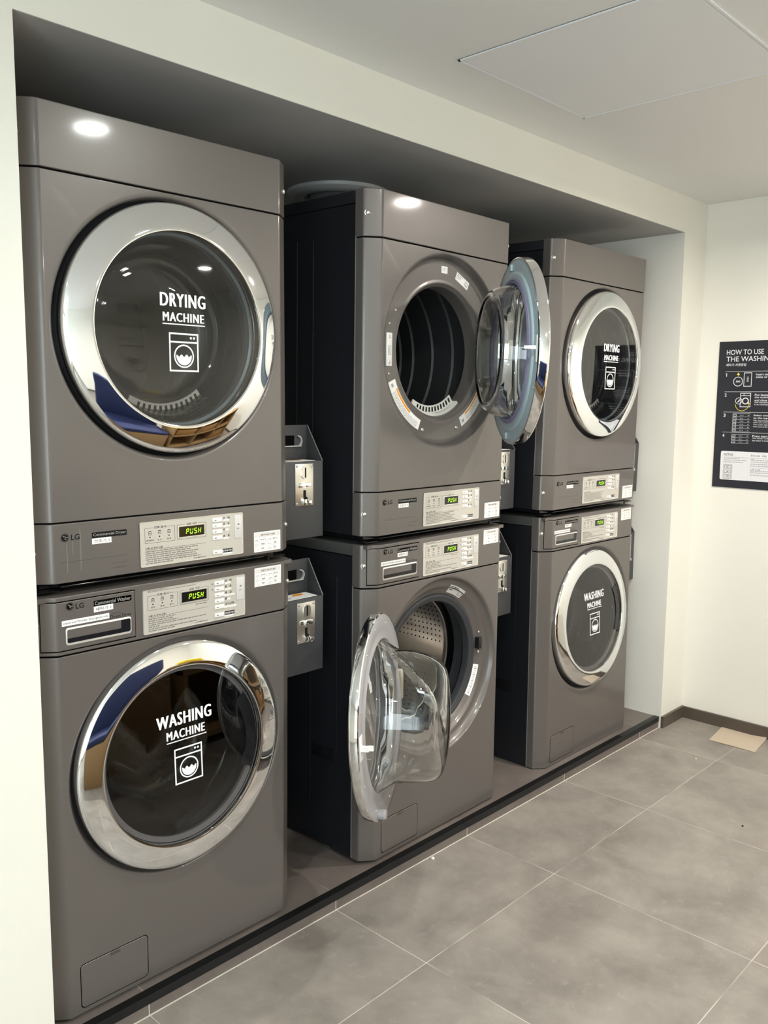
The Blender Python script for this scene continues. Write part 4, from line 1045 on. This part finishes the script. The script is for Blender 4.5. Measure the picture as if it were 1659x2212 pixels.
# ------------------------------------------------------------------ coin boxes on the right side of each machine
def make_coin(pos, z0, z1, key, label, card):
    X, Y, Z, a, b, c = pos
    root = thing('coin_box', label, 'coin box', (X, Y, Z), (a, b, c), 'coin boxes beside the machines')
    x0, x1, yf, yb, zt_ = 0.688, 0.874 if key == 'd' else 0.8695, 0.10, 0.170, z1+0.098
    def body():
        m = MB(); m.rbox(x0, x1, yf, yb, z0, z1, 0.0012)
        m.rbox(x0, x1, yb-0.003, yb, z1-0.002, zt_, 0.0008)
        m.prism([(yf+0.001, z1-0.001), (yb, z1-0.001), (yb, zt_), (yb-0.004, zt_)], x1-0.0022, x1, 'yz')
        return m
    part('housing', root, key+'cb', body, 'coin_box', 'dark grey sheet metal housing')
    def edge():
        m = MB(); m.prism([(yf, z1), (yf+0.002, z1-0.001), (yb-0.003, zt_), (yb-0.0055, zt_)], x1-0.0010, x1+0.0004, 'yz'); return m
    part('bright_edge', root, key+'cbe', edge, 'edge_bead')
    px0, px1 = 0.7715, 0.8365
    pz1 = z1-0.0060 if key == 'd' else z1-0.0100; pz0 = pz1-0.1160
    pl = part('coin_plate', root, key+'cp', lambda: MB().rbox(px0, px1, yf-0.003, yf+0.001, pz0, pz1, 0.0008), 'steel', 'steel coin mechanism plate')
    xm = (px0+px1)/2
    for x in (px0+0.006, px1-0.006):
        for z in (pz0+0.006, pz1-0.006): part('screw', pl, key+'cps%g%g' % (x, z), lambda x=x, z=z: MB().sphere((x, yf-0.003, z), 0.0036, 1, .6, 1), 'edge_bead', weld=False)
    def oval(rx, rz, cz_, y0, y1, m):
        n = 28; P = []
        for i in range(n):
            a_ = 2*PI*i/n; P.append((xm+0.002+rx*math.cos(a_), cz_+(rz-rx)*(1 if math.sin(a_) > 0 else -1)+rx*math.sin(a_)))
        m.prism(P, y0, y1); return m
    part('slot_collar', pl, key+'cso', lambda: oval(0.0135, 0.0180, pz1-0.0245, yf-0.0055, yf, MB()), 'steel', 'raised oval collar')
    part('coin_slot', pl, key+'csl', lambda: MB().box(xm-0.0002, xm+0.0042, yf-0.0060, yf-0.0050, pz1-0.0385, pz1-0.0105), 'ink', 'narrow black coin slot')
    def lever():
        m = MB(); zc_ = pz1-0.058; m.rbox(xm-0.023, xm+0.021, yf-0.0080, yf, zc_-0.0065, zc_+0.0060, 0.001); m.box(xm-0.010, xm-0.006, yf-0.016, yf, zc_-0.0065, zc_+0.0065); return m
    part('return_lever', pl, key+'cl', lever, 'chrome', 'bright coin return lever')
    def chute():
        m = MB(); zc_ = pz0+0.030; m.prism([(xm-0.004, zc_+0.013), (xm+0.005, zc_+0.013), (xm+0.005, zc_-0.004), (xm+0.012, zc_-0.010), (xm+0.004, zc_-0.020), (xm-0.0005, zc_-0.022), (xm-0.004, zc_-0.006)], yf-0.0036, yf-0.0025); return m
    part('return_chute', pl, key+'cch', chute, 'ink', 'black return opening')
    def cup():
        m = MB(); zc_ = pz0+0.015
        m.rbox(xm-0.0075, xm+0.0015, yf-0.013, yf-0.002, zc_-0.012, zc_+0.004, 0.0012); m.rbox(xm+0.006, xm+0.0165, yf-0.016, yf-0.002, zc_-0.012, zc_+0.0, 0.0012); return m
    part('return_cup', pl, key+'ccu', cup, 'chrome', 'bright return cup')
    def hole():
        m = MB(); zc_ = z1+0.055; m.box(0.720, 0.826, yb-0.0040, yb-0.0028, zc_-0.014, zc_+0.014); return m
    part('key_slot', root, key+'chh', hole, 'dark_gap', 'dark slot in the back plate')
    def tray():
        m = MB(); zc_ = z1+0.055
        m.rbox(0.700, 0.848, yb-0.010, yb-0.003, zc_-0.0175, zc_-0.0145, 0.0008)
        m.arcband(0.835, zc_-0.002, 0.0130, 0.0160, -PI/2, PI/2, yb-0.010, yb-0.003, 12)
        return m
    part('slot_lip', root, key+'cht', tray, 'foot_grey', 'pale lip around the slot')
    if card:
        cd = part('notice_card', root, key+'ccd', lambda: MB().box(0.692, 0.8520, yf+0.006, yf+0.058, z1+0.0003, z1+0.0011), 'paper', 'white notice card on the ledge')
        def cc():
            m = MB()
            for (xa, xb, ya, yb_) in ((0.71, 0.76, 0.115, 0.120), (0.72, 0.775, 0.125, 0.129), (0.70, 0.75, 0.134, 0.139)):
                m.f([m.v((xa, ya, z1+0.0014)), m.v((xb, ya, z1+0.0014)), m.v((xb, yb_, z1+0.0014)), m.v((xa, yb_, z1+0.0014))])
            return m
        part('card_print', cd, key+'ccp', cc, 'ink_grey', weld=False)
        def cr_():
            m = MB(); ya, yb_ = 0.135, 0.153
            m.f([m.v((0.785, ya, z1+0.0014)), m.v((0.825, ya, z1+0.0014)), m.v((0.832, yb_, z1+0.0014)), m.v((0.800, yb_, z1+0.0014))]); return m
        part('card_picture', cd, key+'ccq', cr_, 'orange', weld=False)
    return root
make_coin(POSE['d1'], 0.0052, 0.2185, 'd', 'upper dark coin box between the first and middle stacks', True)
make_coin(POSE['w1'], 0.6075, 0.8232, 'w', 'lower dark coin box between the first and middle stacks', True)
make_coin(POSE['d2'], 0.0052, 0.2185, 'd', 'upper dark coin box between the middle and last stacks', True)
make_coin(POSE['w2'], 0.6075, 0.8232, 'w', 'lower dark coin box between the middle and last stacks', True)
make_coin(POSE['d3'], 0.0052, 0.2185, 'd', 'upper dark coin box between the last stack and the pale wall', True)
make_coin(POSE['w3'], 0.6075, 0.8232, 'w', 'lower dark coin box between the last stack and the pale wall', True)

# ------------------------------------------------------------------ vent on the alcove ceiling
t = thing('ceiling_vent', 'round grey vent under the alcove ceiling behind the middle dryer', 'vent', (1.372, 0.545, ZT), (-PI/2, 0, 0))
part('vent_ring', t, 'ventr', lambda: MB().lathe([(0.178, 0.0), (0.176, 0.010), (0.165, 0.020), (0.140, 0.026), (0.118, 0.020), (0.112, 0.002)], n=64), 'vent_grey')
part('vent_disc', t, 'ventd', lambda: MB().lathe([(0.098, 0.001), (0.098, 0.018), (0.092, 0.022), (0.03, 0.023)], n=48, cap1=True), 'vent_grey')

# ------------------------------------------------------------------ poster on the right wall (text runs towards -y)
def poster():
    pw2, ph_ = 0.444, 0.628
    root = thing('instruction_poster', 'dark navy washing instructions poster on the right wall', 'poster', (XW-0.0002, -0.131, 1.079), (0, 0, -PI/2))
    # local x runs along the wall to the right, local -y points into the room
    part('board', root, 'pst', lambda: MB().box(0, pw2, -0.004, 0, 0, ph_), 'poster_navy', 'dark navy board')
    y = -0.0045
    H = lambda z: z-1.079
    def wt():
        m = MB()
        text_into(m, 'HOW TO USE', 0.033, 0.190, H(1.6500), H(1.6715), y, 0.01); text_into(m, 'THE WASHING MACHINE', 0.033, 0.378, H(1.6215), H(1.6430), y, 0.01)
        text_into(m, '세탁기 사용방법', 0.033, 0.119, H(1.6015), H(1.6135), y, 0.012)
        for i, z in enumerate((1.5785, 1.4925, 1.4055, 1.3185)):
            rq(m, 0.033, pw2-0.033, H(z), H(z)+0.0012, y)
            if i: text_into(m, str(i+1), 0.034, 0.043, H(z)-0.0205, H(z)-0.0065, y, 0.02)
            else: m.f([m.v((a, y, H(z)+b)) for a, b in ((0.0365, -0.0205), (0.0395, -0.0205), (0.0395, -0.0065), (0.0370, -0.0065), (0.0335, -0.0085), (0.0335, -0.0110), (0.0365, -0.0095))])
        for z, L in ((1.5785, [('Insert same amount of', 1.0), ('coins or notes', 1.0)]), (1.4925, [('Put laundries in', 1), ('the washing machine', 1), ('and close the door', 1), ('Add detergent or softener', .7), ('in the detergent drawer', .7)]),
                     (1.4055, [('Select course according', 1), ('to the type of laundry', 1), ('The start button will blink', .7), ('when you press the course', .7), ('The audio signal will sound', .7), ('when you press the button', .7)]),
                     (1.3185, [('Press start button', 1), ('The water will fill up after', .7), ('the door is locked.', .7)])):
            zz = H(z)-0.0060
            for s_, k in L:
                h = 0.0085*k+0.0006; zz -= h+0.0022
                text_into(m, s_, 0.163, 0.163+len(s_)*0.0060*k, zz, zz+h, y, 0.014 if k == 1 else 0.006)
        # step 1: coin and note
        n = 40
        def ring(cx, cz, r, t_, dy=0.0):
            y = -0.0045+dy
            A = [m.v((cx+r*math.cos(2*PI*i/n), y, cz+r*math.sin(2*PI*i/n))) for i in range(n)]; B = [m.v((cx+(r-t_)*math.cos(2*PI*i/n), y, cz+(r-t_)*math.sin(2*PI*i/n))) for i in range(n)]
            for i in range(n): m.f([A[i], A[(i+1) % n], B[(i+1) % n], B[i]])
        ring(0.0885, H(1.5365), 0.0205, 0.0026); text_into(m, '500', 0.0795, 0.0980, H(1.5330), H(1.5405), y, 0.02)
        outline(m, 0.1125, 0.1465, H(1.5150), H(1.5740), 0.0026, y)
        rq(m, 0.1260, 0.1330, H(1.5550), H(1.5563), y); rq(m, 0.1312, 0.1330, H(1.5535), H(1.5550), y)
        for k in (1, 2, 3): text_into(m, '0', 0.1255, 0.1335, H(1.5530-k*0.0062), H(1.5580-k*0.0062), y, 0.01)
        # step 2: washer drawing
        outline(m, 0.102, 0.147, H(1.4280), H(1.4880), 0.0025, y); rq(m, 0.1045, 0.1445, H(1.4755), H(1.4775), y); rq(m, 0.1165, 0.1185, H(1.4775), H(1.4855), y)
        ring(0.1250, H(1.4540), 0.0145, 0.0042, -0.0002); ring(0.0965, H(1.4540), 0.0145, 0.0022, -0.0004)
        m.f([m.v((0.089, y, H(1.4475))), m.v((0.094, y, H(1.4475))), m.v((0.1045, y, H(1.4605))), m.v((0.099, y, H(1.4605)))])
        for z0_, k in ((1.3955, 6), (1.3065, 3)):
            for q in range(k+1): rq(m, 0.074, 0.150, H(z0_-0.0128*q)+0.004, H(z0_-0.0128*q)+0.0048, y)
            for q in range(k):
                zc_ = H(z0_-0.0128*q)-0.0024; outline(m, 0.0745, 0.0905, zc_-0.0045, zc_+0.0042, 0.0014, y)
                micro(m, 0.106, 0.123, zc_-0.002, 0.004, y, q, True); micro(m, 0.139, 0.147, zc_-0.002, 0.004, y, q+9, True)
        return m
    part('white_print', root, 'pstw', wt, 'poster_white', 'white words and drawings', weld=False)
    def yl():
        m = MB(); zc_ = H(1.5600)
        rq(m, 0.0872, 0.0896, zc_-0.0005, zc_+0.0045, y); m.f([m.v((0.0815, y, zc_+0.0045)), m.v((0.0955, y, zc_+0.0045)), m.v((0.0885, y, zc_+0.0150))])
        return m
    def yl2():
        m = MB(); y2 = y-0.0006
        for i in range(24):
            a0, a1 = PI+PI*i/24*1.02, PI+PI*(i+1)/24*1.02; cx, cz, r = 0.1115, H(1.4400), 0.0290
            m.f([m.v((cx+r*math.cos(a0), y2, cz+r*math.sin(a0))), m.v((cx+r*math.cos(a1), y2, cz+r*math.sin(a1))), m.v((cx+(r-0.002)*math.cos(a1), y2, cz+(r-0.002)*math.sin(a1))), m.v((cx+(r-0.002)*math.cos(a0), y2, cz+(r-0.002)*math.sin(a0)))])
        m.f([m.v((0.1345, y2, H(1.4405))), m.v((0.1445, y2, H(1.4405))), m.v((0.1395, y2, H(1.4495)))])
        return m
    part('yellow_arrow', root, 'psty', yl, 'poster_yellow', 'straight yellow arrow above the coin', weld=False)
    part('yellow_arrow', root, 'psty2', yl2, 'poster_yellow', 'curved yellow arrow under the washer drawing', weld=False)
    np_ = part('notice_panel', root, 'pstn', lambda: MB().prism(rrect(0.0325, pw2-0.0325, H(1.1130), H(1.2375), 0.007), -0.0052, -0.0038), 'poster_white', 'pale rounded notice panel')
    def nk():
        m = MB(); y2 = -0.0056
        text_into(m, 'NOTICE', 0.0460, 0.0860, H(1.2180), H(1.2275), y2, 0.002)
        text_into(m, 'Error code', 0.163, 0.200, H(1.2190), H(1.2260), y2, 0.0); text_into(m, '3-LE', 0.210, 0.228, H(1.2190), H(1.2260), y2, 0.01)
        rq(m, 0.0460, pw2-0.045, H(1.2115), H(1.2120), y2)
        for z, a, b in ((1.2050, 0.046, 0.118), (1.1970, 0.046, 0.147), (1.1885, 0.046, 0.133), (1.2010, 0.163, 0.30), (1.1930, 0.163, 0.29), (1.1840, 0.163, 0.31), (1.1760, 0.163, 0.30), (1.1550, 0.163, 0.30), (1.1475, 0.163, 0.29), (1.1370, 0.163, 0.31)): micro(m, a, b, H(z), 0.004, y2, int(z*9999), True)
        rq(m, 0.160, pw2-0.045, H(1.1690), H(1.1694), y2)
        outline(m, 0.0465, 0.0850, H(1.1180), H(1.1790), 0.001, y2)
        for k, s_ in enumerate(('LE', 'dE1', 'dE2')):
            zc_ = H(1.1685-k*0.0195); outline(m, 0.0510, 0.0805, zc_-0.0065, zc_+0.0065, 0.0014, y2); text_into(m, s_, 0.0610, 0.0610+0.0032*len(s_)+0.002, zc_-0.003, zc_+0.003, y2, 0.01)
        text_into(m, '1.LE', 0.164, 0.176, H(1.2055), H(1.2095), y2, 0.006); text_into(m, '2. dE1 or dE2', 0.164, 0.204, H(1.1605), H(1.1650), y2, 0.006)
        return m
    part('notice_print', np_, 'pstk', nk, 'ink_soft', weld=False)
poster()

# ------------------------------------------------------------------ small things on the floor
def mat_mb():
    m = MB(); P = [(2.814, -0.262), (2.816, -0.457), (3.004, -0.436), (3.004, -0.240)]
    nx, ny = 18, 14; top, bot = [], []
    for i in range(nx+1):
        for j in range(ny+1):
            u, v = i/nx, j/ny
            x = (P[0][0]*(1-u)+P[3][0]*u)*(1-v)+(P[1][0]*(1-u)+P[2][0]*u)*v; y = (P[0][1]*(1-u)+P[3][1]*u)*(1-v)+(P[1][1]*(1-u)+P[2][1]*u)*v
            z = 0.0012+0.0016*(0.5+0.5*math.sin(9*u+4*v))*(0.4+0.6*v)+0.006*max(0, u-0.88)*max(0, v-0.7)*30
            top.append(m.v((x, y, z+0.0012))); bot.append(m.v((x, y, z-0.0010)))
    k = ny+1
    for i in range(nx):
        for j in range(ny):
            a = i*k+j; m.f([top[a], top[a+1], top[a+k+1], top[a+k]]); m.f([bot[a], bot[a+k], bot[a+k+1], bot[a+1]])
    for i in range(nx):
        for j in (0, ny): a = i*k+j; m.f([top[a], top[a+k], bot[a+k], bot[a]])
    for j in range(ny):
        for i in (0, nx): a = i*k+j; m.f([top[a], top[a+1], bot[a+1], bot[a]])
    return m
solo('floor_cloth', mat_mb(), 'kraft', 'beige cloth lying on the floor against the right wall baseboard', 'cloth')
solo('paper_scrap', MB().rbox(1.2185, 1.2275, -0.0580, -0.0500, 0.0002, 0.0070, 0.0015), 'paper', 'tiny white scrap on the floor before the middle stack', 'scrap')
solo('lint_crumb', MB().sphere((2.576, -0.310, 0.0020), 0.0028, 1, 1, .7), 'paper', 'tiny white crumb on the floor near the far corner', 'crumb')
solo('dark_crumb', MB().sphere((2.136, -0.672, 0.0020), 0.0034, 1, 1, .6), 'ink', 'tiny black crumb on the tiles near the right edge', 'crumb')

# ------------------------------------------------------------------ furniture along the opposite wall, seen in the chrome
t = thing('bench', 'navy padded bench on a wooden base behind the camera, mirrored in the chrome', 'bench', (0.02, -1.52, 0))
part('base', t, 'sfb', lambda: MB().rbox(0, 1.13, -0.55, 0.0, 0.0, 0.40, 0.006), 'wood', 'wooden bench base')
part('seat_cushion', t, 'sfs', lambda: MB().rbox(0.0, 1.13, -0.46, 0.0, 0.402, 0.47, 0.02), 'navy_fabric')
part('backrest', t, 'sfr', lambda: MB().rbox(0.0, 1.13, -0.58, -0.45, 0.402, 1.10, 0.03), 'navy_fabric')
# open shelf built of boards so that things stand inside it
t = thing('cubby_shelf', 'low wooden cubby shelf behind the camera, mirrored under the dryer windows', 'shelf', (1.22, -1.52, 0))
for k, z in enumerate((0.04, 0.36, 0.70)): part('shelf_board', t, 'cubb%d' % k, lambda z=z: MB().box(0.0, 1.45, -0.42, 0.0, z, z+0.025), 'wood')
for k, x in enumerate((0.0, 0.475, 0.95, 1.425)): part('upright', t, 'cubu%d' % k, lambda x=x: MB().box(x, x+0.025, -0.42, -0.001, 0.0 if k in (0, 3) else 0.066, 0.70), 'wood')
part('back_board', t, 'cubk', lambda: MB().box(0.0, 1.45, -0.44, -0.42, 0.0, 0.725), 'wood')
for k, (x, z, wd) in enumerate(((1.29, 0.386, 'left upper'), (1.76, 0.386, 'middle upper'), (2.24, 0.066, 'right lower'))):
    solo('wicker_basket', MB().rbox(x, x+0.36, -1.88, -1.55, z, z+0.20, 0.012), 'wicker', 'brown wicker basket in the %s bay of the wooden shelf' % wd, 'basket', 'wicker baskets in the wooden shelf')
solo('shopping_bag', MB().rbox(1.28, 1.56, -1.90, -1.70, 0.7255, 0.90, 0.05), 'yellow_bag', 'yellow bag standing on the wooden cubby shelf', 'bag')
